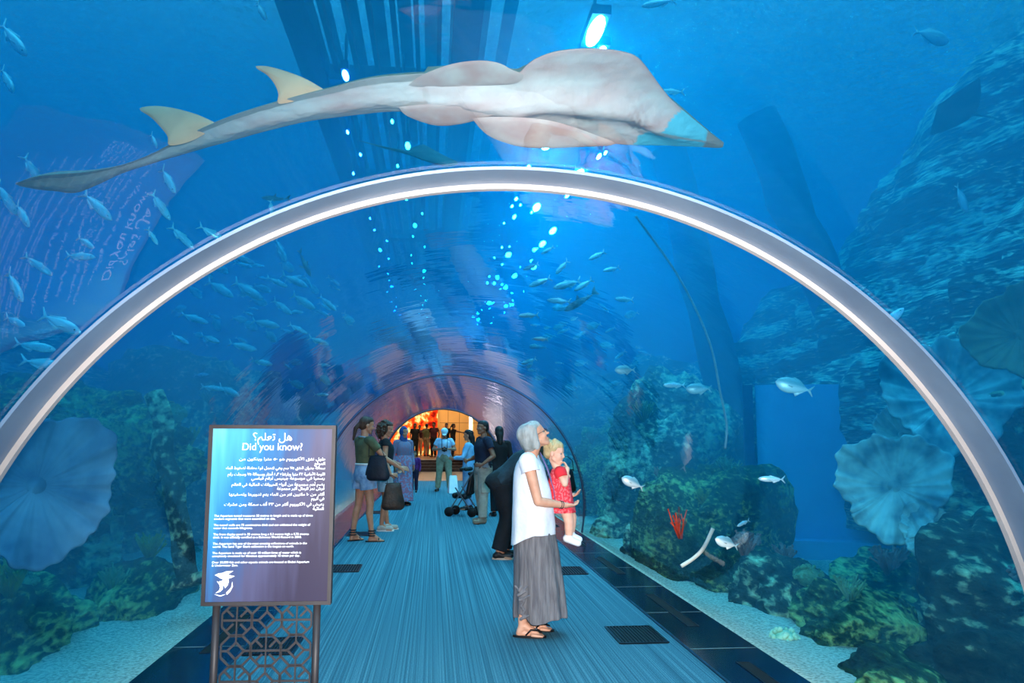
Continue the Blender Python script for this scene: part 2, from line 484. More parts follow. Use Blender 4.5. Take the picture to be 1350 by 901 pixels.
def shoe(a, f, k, mt, parent, sole=None, name='shoe', high=.0):
    f = Vector(f).normalized(); a = Vector(a)
    heel = a - f * .03 * k; heel.z = .045 * k; toe = a + f * .15 * k; toe.z = .04 * k
    P = [('c', heel, .042 * k, toe, .036 * k), ('c', a + V3(0, 0, -.02 + high) * k, .045 * k, a + f * .08 * k + V3(0, 0, -.055 * k), .036 * k)]
    if high: P.append(('c', a + V3(0, 0, high + .02) * k, .048 * k, a, .046 * k))
    o = blob(name, P, .008, mt, parent, 2)
    if sole:
        b = MB(); n = 20; sd = V3(-f.y, f.x, 0)
        ring = []
        for i in range(n):
            t = 2 * PI * i / n; u = math.cos(t); w = math.sin(t) * (.042 + .008 * u)
            p = (heel + toe) / 2 + f * u * .135 * k + sd * w * k; ring.append(p)
        b.add([(p.x, p.y, .0) for p in ring] + [(p.x, p.y, .022 * k) for p in ring], [tuple(range(n))[::-1], tuple(range(n, 2 * n))] + [(i, (i + 1) % n, n + (i + 1) % n, n + i) for i in range(n)])
        b.build('sole', sole, o)
    return o

def hair_cap(J, R, mt, parent, kind='short', k2=1.0, voxel=.008, seed=0, name='hair'):
    k = J['k'] * k2; c = J['head']; T = lambda x, y, z: c + R @ Vector((x, y, z)) * k
    P = [('e', T(-.03, 0, .045), (.095 * k, .084 * k, .088 * k), R), ('e', T(.005, 0, .075), (.078 * k, .074 * k, .058 * k), R)]
    rr = random.Random(seed)
    if kind == 'short': P.append(('e', T(-.06, 0, 0), (.06 * k, .076 * k, .07 * k), R))
    if kind == 'bob':
        P += [('e', T(-.075, 0, -.01), (.068 * k, .092 * k, .1 * k), R), ('e', T(-.05, 0, .05), (.092 * k, .096 * k, .086 * k), R)]
        for s in (-1, 1):
            P += [('e', T(-.035, s * .072, -.02), (.042 * k, .024 * k, .08 * k), R), ('c', T(.005, s * .07, .07), .026 * k, T(-.012, s * .082, -.02), .018 * k)]
        P += [('c', T(.045, -.03, .088), .022 * k, T(.02, .04, .105), .026 * k), ('c', T(.03, -.055, .08), .02 * k, T(-.02, -.06, .1), .026 * k)]
    if kind == 'long':
        P += [('e', T(-.055, 0, -.02), (.07 * k, .085 * k, .1 * k), R), ('c', T(-.07, 0, -.05), .07 * k, T(-.09, 0, -.2), .055 * k)]
    if kind == 'tied':
        P += [('e', T(-.05, 0, 0), (.065 * k, .075 * k, .075 * k), R), ('c', T(-.1, 0, .01), .035 * k, T(-.15, 0.0, -.06), .032 * k), ('c', T(-.15, 0, -.06), .032 * k, T(-.15, .0, -.22), .016 * k)]
    if kind == 'curly':
        P += [('e', T(-.05, 0, -.0), (.1 * k, .12 * k, .13 * k), R)]
        for i in range(150):
            u = rr.uniform(-1, 1); t = rr.uniform(0, 6.28); q = math.sqrt(1 - u * u)
            x, y, z = -.05 + .115 * q * math.cos(t), .135 * q * math.sin(t), -.02 + .15 * u
            if x > .02 and z < .07: continue
            P.append(('e', T(x, y, z), (rr.uniform(.014, .024) * k,) * 3))
    if kind == 'toddler':
        for i in range(26):
            u = rr.uniform(.0, 1); t = rr.uniform(0, 6.28); q = math.sqrt(1 - u * u)
            x, y, z = -.03 + .09 * q * math.cos(t), .08 * q * math.sin(t), .05 + .085 * u
            P.append(('e', T(x, y, z), (rr.uniform(.014, .022) * k,) * 3))
        P.append(('e', T(-.06, 0, 0), (.055 * k, .074 * k, .065 * k), R))
    return blob(name, P, voxel, mt, parent, 2)

def hairm(name, c1, c2): return mat(name, c1, c2, scale=14, rough=.55, bump=.6, bscale=60, stretch=(1, 1, .25), spec=.3)
skinA = mat('light skin', srgb(214, 160, 132), srgb(200, 142, 114), scale=12, rough=.5, spec=.35)
skinB = mat('tanned skin', srgb(176, 124, 96), srgb(160, 108, 82), scale=12, rough=.5, spec=.35)
skinC = mat('brown skin', srgb(128, 88, 68), srgb(112, 74, 56), scale=12, rough=.5, spec=.35)
dark = mat('black strap', srgb(16, 16, 18), rough=.5)

# --- woman in the white blouse holding the toddler
def blouse_woman():
    r = empty('person', (.80, 6.36, 0), math.radians(-6), 'person in loose white sleeveless blouse and long grey skirt, silver hair, glasses, looking up', 'person')
    R = Rh(8, 27)
    J = rig(1.66, pel=(-.01, 0, .96), chest=(-.02, 0, 1.24), neck=(-.035, 0, 1.42), head=(.012, 0, 1.562),
            aL=(-.02, .10, .085), aR=(-.09, -.09, .085), kL=(.0, .1, .5), kR=(-.04, -.09, .5), fL=(1, .0, 0), fR=(1, -.12, 0),
            sR=(-.05, -.155, 1.365), eR=(.03, -.215, 1.055), wR=(.24, -.10, 1.02), sL=(-.02, .16, 1.365), eL=(.06, .2, 1.10), wL=(.27, .16, 1.08))
    body(J, skinA, r, R, .0055, hands=((1, -.5, .05), (1, .5, -.1)), palms=((0, -.3, 1), (0, .3, 1)), curl=(.5, .5), build=1.02)
    k = J['k']
    T = lambda x, y, z: J['head'] + R @ Vector((x, y, z)) * k
    eyes(J, R, r)
    hair_cap(J, R, hairm('silver hair', srgb(178, 182, 180), srgb(120, 126, 124)), r, 'bob', voxel=.006)
    # glasses
    g = MB()
    for s in (-1, 1):
        c = T(.103, s * .032, .008); fr = []
        for i in range(17):
            t = 2 * PI * i / 16; fr.append(c + R @ Vector((0, math.cos(t) * .024, math.sin(t) * .017)) * k)
        g.tube(fr, .0022, 6, cap=False)
        g.tube([T(.101, s * .056, .012), T(.05, s * .076, .014), T(.0, s * .08, .012)], .002, 6)
    g.tube([T(.104, -.009, .012), T(.108, 0, .014), T(.104, .009, .012)], .002, 6)
    gl = g.build('glasses', mat('dark spectacle frame', srgb(30, 26, 26), rough=.3), r)
    b = MB(); b.tube([T(.0935, -.017, -.056), T(.0955, 0, -.055), T(.0935, .017, -.056)], [.002, .0045, .002], 6); b.build('lips', mat('lips', srgb(176, 96, 90), rough=.4), r, True)
    # blouse: loose body, dipping back hem
    wm = mat('white gauze blouse', srgb(236, 236, 240), srgb(214, 216, 224), scale=5, rough=.85, bump=.25, bscale=40)
    mb = MB()
    rings = [((-.032, 0, 1.405), .07, .085), ((-.035, 0, 1.385), .09, .125), ((-.035, 0, 1.34), .112, .172), ((-.03, 0, 1.26), .132, .188), ((-.015, 0, 1.15), .150, .182), ((-.005, 0, 1.0), .163, .19), ((.0, 0, .88), .172, .20), ((-.002, 0, .80), .176, .205)]
    rings = [((c[0] * k, c[1], c[2] * k * .985), (a * k, 0, 0), (0, b_ * k, 0)) for c, a, b_ in rings]
    loft(mb, rings, 72, 6, .035, 9, 5, .3)
    mb.V = [((x, y, z) if z > .95 else (x, y, z - (.95 - z) / .18 * (.09 * max(0, -x / .17) ** 1.3))) for x, y, z in mb.V]
    for s, S in (('R', -1), ('L', 1)):
        sh, el = J['s' + s], J['e' + s]
        inn = sh.lerp(J['neck'], .5) + V3(0, 0, -.03)
        loft(mb, limb_rings([inn, sh + V3(0, 0, .004), sh.lerp(el, .17), sh.lerp(el, .27)], [.062, .072, .072, .073]), 24, 3, .02, 4)
    cloth('blouse', mb, wm, r, .003)
    b = MB(); b.tube([V3(.05, -.075, 1.40), V3(.1, -.06, 1.28), V3(.155, -.05, 1.12), V3(.175, -.03, .98)], .0035, 6); b.tube([V3(.05, .06, 1.40), V3(.11, .05, 1.28), V3(.16, .02, 1.12), V3(.175, -.03, .98)], .0035, 6)
    b.build('lanyard', mat('lilac cord', srgb(120, 110, 160), rough=.6), r, True)
    # skirt
    gm = mat('grey jersey skirt', srgb(122, 118, 120), srgb(92, 88, 92), scale=7, rough=.9, bump=.5, bscale=22, stretch=(6, 6, .6))
    mb = MB()
    S = [(.99, .0, .118, .155), (.90, .005, .145, .178), (.75, .012, .168, .190), (.55, .03, .185, .195), (.35, .045, .20, .205), (.20, .05, .212, .215), (.125, .055, .212, .22)]
    loft(mb, [((x * k, 0, z * k), (a * k, 0, 0), (0, c * k, 0)) for z, x, a, c in S], 96, 8, .075, 13, 2, .12)
    mb.V = [((x, y, z) if z > .4 else (x, y, z + (.4 - z) * .32 * math.exp(-((x + .11) ** 2 + (y + .17) ** 2) / .006) - (.4 - z) * .1 * math.sin(2.4 * math.atan2(y, x)))) for x, y, z in mb.V]
    sk = cloth('skirt', mb, gm, r, .004)
    kn = []
    for i in range(7):
        a_ = i * .9; zz = .16 + .035 * i
        kn.append(('c', (-.10 + .02 * math.sin(a_), -.205 - .002 * i, zz), .013, (-.07 + .03 * math.cos(a_ * 1.7), -.222, zz + .03), .009))
    kn += [('c', (-.10, -.215, .36), .011, (-.145, -.2, .40), .008), ('c', (-.10, -.215, .36), .011, (-.05, -.22, .405), .008)]
    blob('gathered_knot', kn, .006, gm, sk, 2)
    # flip-flops
    for s in 'LR':
        a, f = J['a' + s], J['f' + s].normalized(); sd = V3(-f.y, f.x, 0)
        fl_ = empty('sandal'); fl_.parent = r
        n = 28; ring = []
        for i in range(n):
            t = 2 * PI * i / n; u = math.cos(t); w = math.sin(t) * (.041 + .009 * u)
            ring.append(a + f * (.055 + u * .13) + sd * w)
        b = MB(); b.add([(p.x, p.y, 0.001) for p in ring] + [(p.x, p.y, .016) for p in ring], [tuple(range(n))[::-1], tuple(range(n, 2 * n))] + [(i, (i + 1) % n, n + (i + 1) % n, n + i) for i in range(n)])
        b.build('sole', dark, fl_)
        b = MB(); tip = a + f * .15; tip.z = .042
        for S in (-1, 1): b.tube([a + f * .03 + sd * S * .042 + V3(0, 0, -.06), a + f * .07 + sd * S * .036 + V3(0, 0, -.02), a + f * .12 + sd * S * .012 + V3(0, 0, -.028), tip], [.006, .008, .007, .005], 8)
        b.build('thong_strap', mat('black sandal strap', srgb(22, 22, 24), rough=.3), fl_, True)
        b = MB(); b.ball(a + f * .105 + V3(0, 0, -.018), (.012, .012, .006), 10, 6); b.build('buckle', mat('silver buckle', srgb(220, 220, 225), rough=.2, metal=.9), fl_, True)
    b = MB(); w0 = J['wR']; d = (J['wR'] - J['eR']).normalized()
    for i in range(2):
        c = w0 - d * (.02 + .016 * i); u = d.orthogonal().normalized(); v = d.cross(u)
        b.tube([c + (u * math.cos(2 * PI * q / 16) + v * math.sin(2 * PI * q / 16)) * .029 for q in range(17)], .003, 6, cap=False)
    b.build('bracelet', mat('dark beads', srgb(40, 44, 60), rough=.3), r, True)
blouse_woman()

# --- toddler
def toddler():
    r = empty('person', (.80, 6.36, 0), math.radians(-6), 'blond toddler in red dress and white socks, carried by the person in white blouse', 'person')
    R = Rh(-18, -8)
    o_ = V3(.225, .10, .955)
    J = dict(pel=o_ + V3(.0, 0, .07), chest=o_ + V3(-.01, 0, .21), neck=o_ + V3(-.03, 0, .315), head=o_ + V3(-.055, -.01, .435),
             hL=o_ + V3(.02, .05, .05), hR=o_ + V3(.02, -.05, .05), kL=o_ + V3(.09, .09, -.08), kR=o_ + V3(.055, -.075, -.10), aL=o_ + V3(.08, .10, -.23), aR=o_ + V3(.055, -.08, -.235),
             sL=o_ + V3(-.02, .085, .285), sR=o_ + V3(-.015, -.085, .285), eL=o_ + V3(.03, .13, .19), eR=o_ + V3(.02, -.125, .2), wL=o_ + V3(.06, .06, .25), wR=o_ + V3(.045, -.055, .315),
             fL=V3(1, .1, -.4), fR=V3(1, -.1, -.4), k=.62)
    P = []
    for s in 'LR':
        h, kn, a = J['h' + s], J['k' + s], J['a' + s]; f = J['f' + s].normalized()
        P += [('c', h, .056, kn, .04), ('c', kn, .038, kn.lerp(a, .4), .038), ('c', kn.lerp(a, .4), .037, a, .025), ('c', a, .026, a + f * .07, .02)]
        P += [('c', J['s' + s], .03, J['e' + s], .026), ('c', J['e' + s], .026, J['w' + s], .019), ('c', J['s' + s], .03, J['neck'], .034)]
        hand(P, J['w' + s], (-.35, .3 if s == 'R' else -.3, .9), (-1, 0, 0), .7, .55, 1 if s == 'L' else -1)
    P += [('e', J['pel'], (.07, .085, .08)), ('e', J['chest'], (.07, .085, .1)), ('c', J['pel'], .065, J['chest'], .062), ('c', J['neck'], .036, J['head'] + R @ V3(-.01, 0, -.04), .034)]
    P += head_parts(J['head'], R, .80, True, .7)
    blob('body', P, .0055, mat('fair skin', srgb(228, 180, 156), srgb(218, 164, 140), scale=12, rough=.5), r)
    eyes(J, R, r, k2=.8)
    J2 = dict(J); J2['k'] = .82
    hair_cap(J2, R, hairm('fair hair', srgb(196, 176, 132), srgb(150, 128, 90)), r, 'toddler', voxel=.006, seed=3)
    rm = mat('red spotted dress', srgb(222, 52, 66), srgb(236, 110, 116), scale=60, rough=.8, contrast=(.42, .5), detail=1)
    mb = MB(); p = o_
    S = [(.312, .05, .055), (.29, .062, .075), (.22, .084, .098), (.12, .096, .11), (.02, .112, .125), (-.03, .12, .13)]
    loft(mb, [(p + V3(-.02 + .03 * (.31 - z), 0, z), V3(a, 0, 0), V3(0, c, 0)) for z, a, c in S], 40, 5, .07, 9, 8, .3)
    d = cloth('dress', mb, rm, r, .004)
    mb = MB()
    for s in 'LR':
        mb = MB(); loft(mb, limb_rings([J['s' + s].lerp(J['neck'], .4), J['s' + s] + V3(0, 0, .006), J['s' + s].lerp(J['e' + s], .45)], [.04, .052, .046]), 20, 4, .06, 6, 3)
        cloth('sleeve', mb, mat('plain red', srgb(224, 44, 54), rough=.8), d, .004)
    for s in 'LR':
        a, f = J['a' + s], J['f' + s].normalized()
        blob('sock', [('c', J['k' + s].lerp(a, .82), .031, a, .031), ('c', a - f * .02, .032, a + f * .075, .027)], .006, mat('white sock', srgb(235, 235, 238), srgb(220, 222, 226), rough=.9), r, 2)
toddler()

def handbag(name, loc, rz, size, mt, label, cat='bag', strap=None, fold=.08, seed=1, sm=None):
    """soft bag: sagging body, zip line, straps"""
    r = empty(name, loc, rz, label, cat); w, d, h = size; mb = MB()
    S = [(h, .25, .62), (h * .9, .5, .74), (h * .6, .85, .88), (h * .3, 1.1, 1.06), (h * .1, 1.05, 1.04), (0, .5, .8)]
    loft(mb, [((0, 0, z), (0, d / 2 * a, 0), (w / 2 * c, 0, 0)) for z, a, c in S], 36, 4, fold, 5, seed)
    n = len(mb.V); mb.F.append(tuple(range(36))[::-1]); mb.F.append(tuple(range(n - 36, n)))
    mb.build('bag_body', mt, r, True)
    b = MB(); b.tube([(-w * .38, 0, h), (0, 0, h + .006), (w * .38, 0, h)], .006, 6); b.build('zip', sm or dark, r, True)
    if strap:
        b = MB(); b.tube(strap, .009, 8, flat=.5); b.build('strap', sm or mt, r, True)
    return r
def start(x, y, deg, label, z=0): return empty('person', (x, y, z), math.radians(deg), label, 'person')
hair_br = lambda: hairm('brown hair', srgb(72, 50, 36), srgb(44, 30, 22))
hair_bk = lambda: hairm('black hair', srgb(26, 22, 22), srgb(12, 10, 11))
denim = mat('washed denim', srgb(132, 160, 188), srgb(84, 116, 152), scale=9, rough=.9, bump=.4, bscale=30)

# --- person bending forward behind the blouse
def bender():
    r = start(.97, 10.3, 4, 'person in dark jacket and black trousers bending forward behind the white blouse')
    R = Rh(0, -25)
    J = rig(1.76, pel=(-.10, 0, .93), chest=(.14, 0, 1.13), neck=(.31, 0, 1.27), head=(.43, 0, 1.36), hL=(-.09, .09, .89), hR=(-.1, -.09, .89), kL=(.03, .1, .5), kR=(-.02, -.1, .5), aL=(-.03, .12, .085), aR=(-.14, -.11, .085),
            sL=(.26, .18, 1.22), sR=(.26, -.18, 1.22), eL=(.42, .22, .97), wL=(.66, .16, 1.06), eR=(.38, -.24, .96), wR=(.60, -.14, 1.03))
    body(J, skinB, r, R, .009, hands=((1, 0, .1), (1, 0, .1)), palms=((0, -1, 0), (0, 1, 0)), curl=(.9, .9))
    eyes(J, R, r)
    hair_cap(J, R, hair_bk(), r, 'short')
    shirt(J, mat('dark slate jacket', srgb(34, 50, 60), srgb(20, 32, 40), rough=.8, bump=.4), r, 'jacket', long_=True, hem=-.1, build=1.08, loose=1.04)
    trousers(J, mat('black trousers', srgb(20, 22, 28), srgb(10, 12, 16), rough=.85, bump=.3), r, r0=.125, r1=.095, r2=.082, build=1.12)
    for s in 'LR': shoe(J['a' + s], J['f' + s], J['k'], mat('black shoe', srgb(20, 20, 22), rough=.5), r, mat('tan sole', srgb(190, 170, 150), rough=.8))
bender()
b = handbag('shoulder_bag', (1.73, 10.36, .80), math.radians(20), (.27, .13, .30), mat('black leather bag', srgb(14, 14, 16), rough=.3, spec=.6, bump=.2), 'black leather shoulder bag hanging from the arm of the bending person beside the glass', strap=[(-.11, 0, .28), (-.10, 0, .42), (-.06, 0, .47), (.02, 0, .47), (.09, 0, .42), (.11, 0, .28)])

# --- two friends on the left
def olive():
    r = start(-1.0, 12.06, 30, 'person in olive T-shirt and frayed denim shorts with tied hair, pointing, back to the camera')
    R = Rh(-12, -10)
    J = rig(1.80, aL=(-.10, .11, .085), aR=(.07, -.13, .085), kL=(-.03, .1, .5), kR=(.05, -.105, .5), sR=(.0, -.16, 1.375), eR=(.20, -.25, 1.13), wR=(.42, -.26, 1.00), fR=(1, -.45, 0), eL=(.03, .22, 1.1), wL=(.2, .16, 1.0))
    body(J, skinB, r, R, .008, hands=((.2, 0, -.6), (1, -.1, -.1)), palms=((0, -1, 0), (0, 1, -.5)), curl=(.5, .35), build=.94)
    eyes(J, R, r)
    h = hair_cap(J, R, hair_br(), r, 'tied')
    shirt(J, mat('olive T-shirt', srgb(84, 88, 62), srgb(62, 68, 50), rough=.9, bump=.3), r, sleeve=.5, loose=.97, hem=.1, seed=9)
    T = J['neck']; b = MB(); b.tube([T + V3(.085 * math.cos(q) * .9, .095 * math.sin(q), -.012 + .02 * -math.cos(q)) for q in np.linspace(0, 2 * PI, 25)], .011, 8, cap=False); b.build('collar', mat('pale blue collar', srgb(120, 160, 176), rough=.8), r, True)
    trousers(J, denim, r, 'denim_shorts', end=.24, r0=.118, r1=.11, r2=.11, fold=.02, build=1.02, top=.35)
    b = MB(); k = J['k']
    b.tube([J['pel'] + (J['chest'] - J['pel']) * .36 + V3(.119 * k * math.cos(q), .155 * k * math.sin(q), 0) for q in np.linspace(0, 2 * PI, 30)], .014, 8, cap=False); b.build('waistband', mat('white band', srgb(205, 208, 205), rough=.8), r, True)
    for s in 'LR':
        a, f = J['a' + s], J['f' + s].normalized(); sd = V3(-f.y, f.x, 0); q_ = empty('sandal'); q_.parent = r
        b = MB(); pts = [a + f * u * .14 + f * .05 + sd * (w * .042) for u, w in ((math.cos(t), math.sin(t)) for t in np.linspace(0, 2 * PI, 21)[:-1])]
        b.add([(p.x, p.y, .001) for p in pts] + [(p.x, p.y, .018) for p in pts], [tuple(range(20))[::-1], tuple(range(20, 40))] + [(i, (i + 1) % 20, 20 + (i + 1) % 20, 20 + i) for i in range(20)]); b.build('sole', dark, q_)
        b = MB()
        for zz in (0, .035, .07): b.tube([a + V3(.046 * math.cos(t), .046 * math.sin(t), zz) for t in np.linspace(0, 2 * PI, 17)], .010, 6, cap=False)
        b.tube([a + f * .1 + sd * -.045 + V3(0, 0, -.07), a + f * .1 + V3(0, 0, -.025), a + f * .1 + sd * .045 + V3(0, 0, -.07)], .011, 6)
        b.tube([a + f * .045 + V3(0, 0, .01), a + f * .1 + V3(0, 0, -.03)], .009, 6); b.build('strap', dark, q_, True)
olive()
handbag('shoulder_bag', (-.80, 11.86, .88), math.radians(-15), (.35, .12, .36), mat('dark navy bag cloth', srgb(18, 22, 36), srgb(10, 13, 24), rough=.6, bump=.3), 'slouchy dark navy shoulder bag hanging at the side of the person in olive', fold=.06,
        strap=[(-.13, -.02, .34), (-.12, -.03, .55), (-.09, 0, .74), (-.05, 0, .74), (.04, -.03, .54), (.11, -.02, .34)])

def curly():
    r = start(-.78, 13.38, 8, 'person with curly brown hair, dark sleeveless top, pale denim shorts and grey canvas shoes, smiling')
    R = Rh(-25, -14)
    J = rig(1.76, eR=(-.02, -.22, 1.1), wR=(.08, -.22, .87), aL=(.06, .1, .085), aR=(-.04, -.09, .085), eL=(.06, .2, 1.1), wL=(.25, .14, 1.02))
    body(J, skinB, r, R, .008, hands=((0, 0, -1), (1, 0, 0)), palms=((0, -1, 0), (0, 1, 0)), curl=(.5, 1.1), build=.98)
    eyes(J, R, r)
    hair_cap(J, R, hairm('curly brown hair', srgb(78, 54, 40), srgb(36, 24, 20)), r, 'curly', seed=5)
    shirt(J, mat('black top', srgb(22, 24, 32), srgb(12, 14, 20), rough=.85, bump=.3), r, 'top', sleeve=.22, hem=-.05, seed=3)
    trousers(J, mat('pale denim', srgb(132, 156, 168), srgb(104, 130, 146), scale=9, rough=.9, bump=.4), r, 'denim_shorts', end=.36, r0=.12, r1=.11, r2=.105, build=1.03)
    for s in 'LR': shoe(J['a' + s], J['f' + s], J['k'], mat('grey canvas', srgb(170, 165, 155), rough=.85), r, mat('white rubber', srgb(215, 215, 212), rough=.6))
curly()
handbag('tote_bag', (-.62, 13.02, .36), math.radians(8), (.34, .16, .42), mat('brown leather bag', srgb(72, 46, 34), srgb(38, 25, 20), scale=9, rough=.5, bump=.4), 'crumpled brown leather tote bag hanging low from the hand of the curly-haired person', fold=.09, seed=6,
        strap=[(-.1, 0, .40), (-.09, .02, .5), (-.07, .07, .545), (-.02, .07, .545), (.06, .02, .5), (.09, 0, .40)])

def dress_person(x, y, deg, label, top, bottom, h=1.7, hair='short', hairmat=None, long_=True, voxel=.01, skin=None, R=None, rigk={}, shorts=None, shoes=True, bld=1.0, **kw):
    r = start(x, y, deg, label, kw.get('z', 0)); R = R or Rh(0, -5); J = rig(h, **rigk)
    body(J, skin or skinB, r, R, voxel, hands=kw.get('hands', ((0, 0, -1), (0, 0, -1))), palms=kw.get('palms', ((0, -1, 0), (0, 1, 0))), curl=kw.get('curl', (.5, .5)), build=bld)
    if kw.get('eyes', True): eyes(J, R, r)
    if hair: hair_cap(J, R, hairmat or hair_bk(), r, hair, voxel=voxel, seed=int(x * 10))
    shirt(J, top, r, sleeve=.55, long_=long_, build=bld * 1.03, seed=int(y), **kw.get('sh', {}))
    trousers(J, bottom, r, 'shorts' if shorts else 'trousers', end=shorts or .98, build=bld * 1.03, seed=int(y))
    if shoes:
        for s in 'LR': shoe(J['a' + s], J['f' + s], J['k'], kw.get('shoe', dark), r, high=kw.get('high', 0))
    return r, J, R

# --- photographer in the pale cap
r, J, R = dress_person(.32, 22.8, -93, 'person in white cap, pale blue shirt and khaki trousers looking down at a camera', mat('pale blue shirt', srgb(170, 200, 222), srgb(140, 174, 204), rough=.85, bump=.2), mat('khaki trousers', srgb(150, 148, 122), srgb(124, 122, 98), rough=.9, bump=.3), h=1.74, hair='short', long_=False, R=Rh(0, -35),
    rigk=dict(aL=(0, .17, .085), aR=(0, -.17, .085), kL=(.02, .13, .5), kR=(.02, -.13, .5), eL=(.02, .3, 1.14), wL=(.24, .09, 1.16), eR=(.02, -.3, 1.14), wR=(.24, -.09, 1.16), fL=(1, .3, 0), fR=(1, -.3, 0)),
    hands=((.4, -1, .1), (.4, 1, .1)), palms=((0, 0, 1), (0, 0, 1)), curl=(.9, .9), bld=1.12, shoe=mat('brown shoe', srgb(60, 52, 44), rough=.6))
capm = mat('white cap cloth', srgb(190, 215, 225), srgb(160, 190, 205), rough=.9)
hc = J['head']; k = J['k']
c_ = blob('cap', [('e', hc + R @ V3(-.015, 0, .06) * k, (.115 * k, .1 * k, .085 * k), R), ('e', hc + R @ V3(.1, 0, .04) * k, (.07 * k, .07 * k, .012 * k), R)], .01, capm, r)
cm = empty('camera_body', (.32, 22.52, 1.17), math.radians(-93), 'black camera held in both hands by the person in the white cap', 'camera')
MB().box((0, 0, 0), (.07, .15, .10)).build('casing', dark, cm)
MB().tube([(.03, 0, 0), (.12, 0, -.02), (.14, 0, -.03)], [.038, .036, .04], 20).build('lens', mat('lens barrel', srgb(24, 24, 28), rough=.3), cm, True)
MB().box((-.005, 0, .06), (.05, .05, .03)).build('viewfinder', dark, cm)
MB().tube([(0, -.075, .04), (-.16, -.08, .28), (-.24, 0, .33), (-.16, .08, .28), (0, .075, .04)], .008, 6).build('strap', dark, cm, True)

# --- man in navy T-shirt and khaki cargo trousers
khaki = mat('stone cargo cloth', srgb(158, 150, 136), srgb(128, 122, 110), rough=.95, bump=.4, bscale=12)
r, J, R = dress_person(.90, 14.42, 197, 'person in navy T-shirt, stone cargo trousers and desert boots turning to look left', mat('navy T-shirt', srgb(22, 30, 52), srgb(13, 19, 36), rough=.9, bump=.3), khaki, h=1.80, hair='short', long_=False, R=Rh(12, 0), skin=skinC,
    rigk=dict(eL=(-.08, .28, 1.12), wL=(.10, .22, .98), eR=(.04, -.24, 1.10), wR=(.24, -.12, 1.04), aL=(.05, .13, .085), aR=(-.05, -.12, .085)), hands=((1, -.4, -.1), (1, .5, 0)), curl=(.6, .9), bld=1.1, shoe=mat('desert suede', srgb(128, 118, 102), srgb(104, 96, 84), rough=.95), high=.06, sh=dict(hem=-.1))
up, lf, fw = frame_of(J)
b = MB(); b.tube([J['pel'] + V3(.145 * math.cos(q), .19 * math.sin(q), .03) for q in np.linspace(0, 2 * PI, 30)], .02, 8, cap=False); bt = b.build('belt', dark, r, True)
MB().box(J['pel'] + V3(.04, .215, .02), (.10, .05, .08)).build('belt_pouch', mat('silver pouch', srgb(150, 152, 156), rough=.4, metal=.6), bt)
for s in 'LR': MB().box(J['k' + s].lerp(J['h' + s], .25) + V3(0, .088 if s == 'L' else -.088, 0), (.15, .03, .18)).build('cargo_pocket', khaki, r)

# --- others further down
dress_person(.76, 17.0, 165, 'person in light blue top and pale jeans behind the pushchair', mat('sky blue top', srgb(120, 178, 214), srgb(96, 150, 190), rough=.85), mat('pale jeans', srgb(110, 150, 180), srgb(82, 120, 154), rough=.9), h=1.66, hair='long', voxel=.011, rigk=dict(eL=(.08, .24, 1.12), wL=(.3, .12, 1.1)), hands=((1, 0, 0), (0, 0, -1)))
dress_person(1.28, 15.6, 100, 'person with long black hair and black top standing right behind the person in navy', mat('black cotton', srgb(18, 18, 22), rough=.9), mat('black jeans', srgb(20, 22, 30), rough=.9), h=1.72, hair='long', voxel=.011)
r, J, R = dress_person(-.66, 18.2, -60, 'person in blue headscarf and patterned grey-blue robe behind the curly-haired person', mat('patterned tunic', srgb(96, 112, 140), srgb(130, 100, 120), scale=26, rough=.9, detail=1), mat('blue cotton', srgb(60, 110, 150), rough=.9), h=1.72, hair=None, voxel=.011)
k = J['k']; hc = J['head']
scm = mat('blue scarf', srgb(52, 84, 140), srgb(36, 62, 112), rough=.9, bump=.4)
blob('headscarf', [('e', hc + R @ V3(-.03, 0, .03), (.108 * k, .1 * k, .118 * k), R), ('c', hc + R @ V3(-.02, 0, -.09), .085 * k, J['neck'] + V3(0, 0, -.03), .10 * k), ('c', hc + R @ V3(.03, 0, .085), .04, hc + R @ V3(-.03, 0, .1), .06)], .011, scm, r)
mb = MB(); loft(mb, [(V3(0, 0, z), V3(a, 0, 0), V3(0, c, 0)) for z, a, c in ((1.1, .13, .19), (.9, .16, .21), (.6, .18, .22), (.3, .20, .235), (.1, .215, .25))], 48, 6, .06, 11, 5)
cloth('robe', mb, mat('patterned robe', srgb(110, 130, 160), srgb(150, 96, 116), scale=22, rough=.9, detail=1, contrast=(.48, .56)), r)
# child in purple beyond
r, J, R = dress_person(-.50, 22.4, -100, 'small child in purple jacket standing near the end of the tunnel on the left', mat('purple jacket', srgb(96, 36, 110), srgb(70, 24, 84), rough=.8), mat('dark leggings', srgb(40, 34, 60), rough=.9), h=1.12, hair='toddler', hairmat=hair_br(), voxel=.011, R=Rh(0, 0))

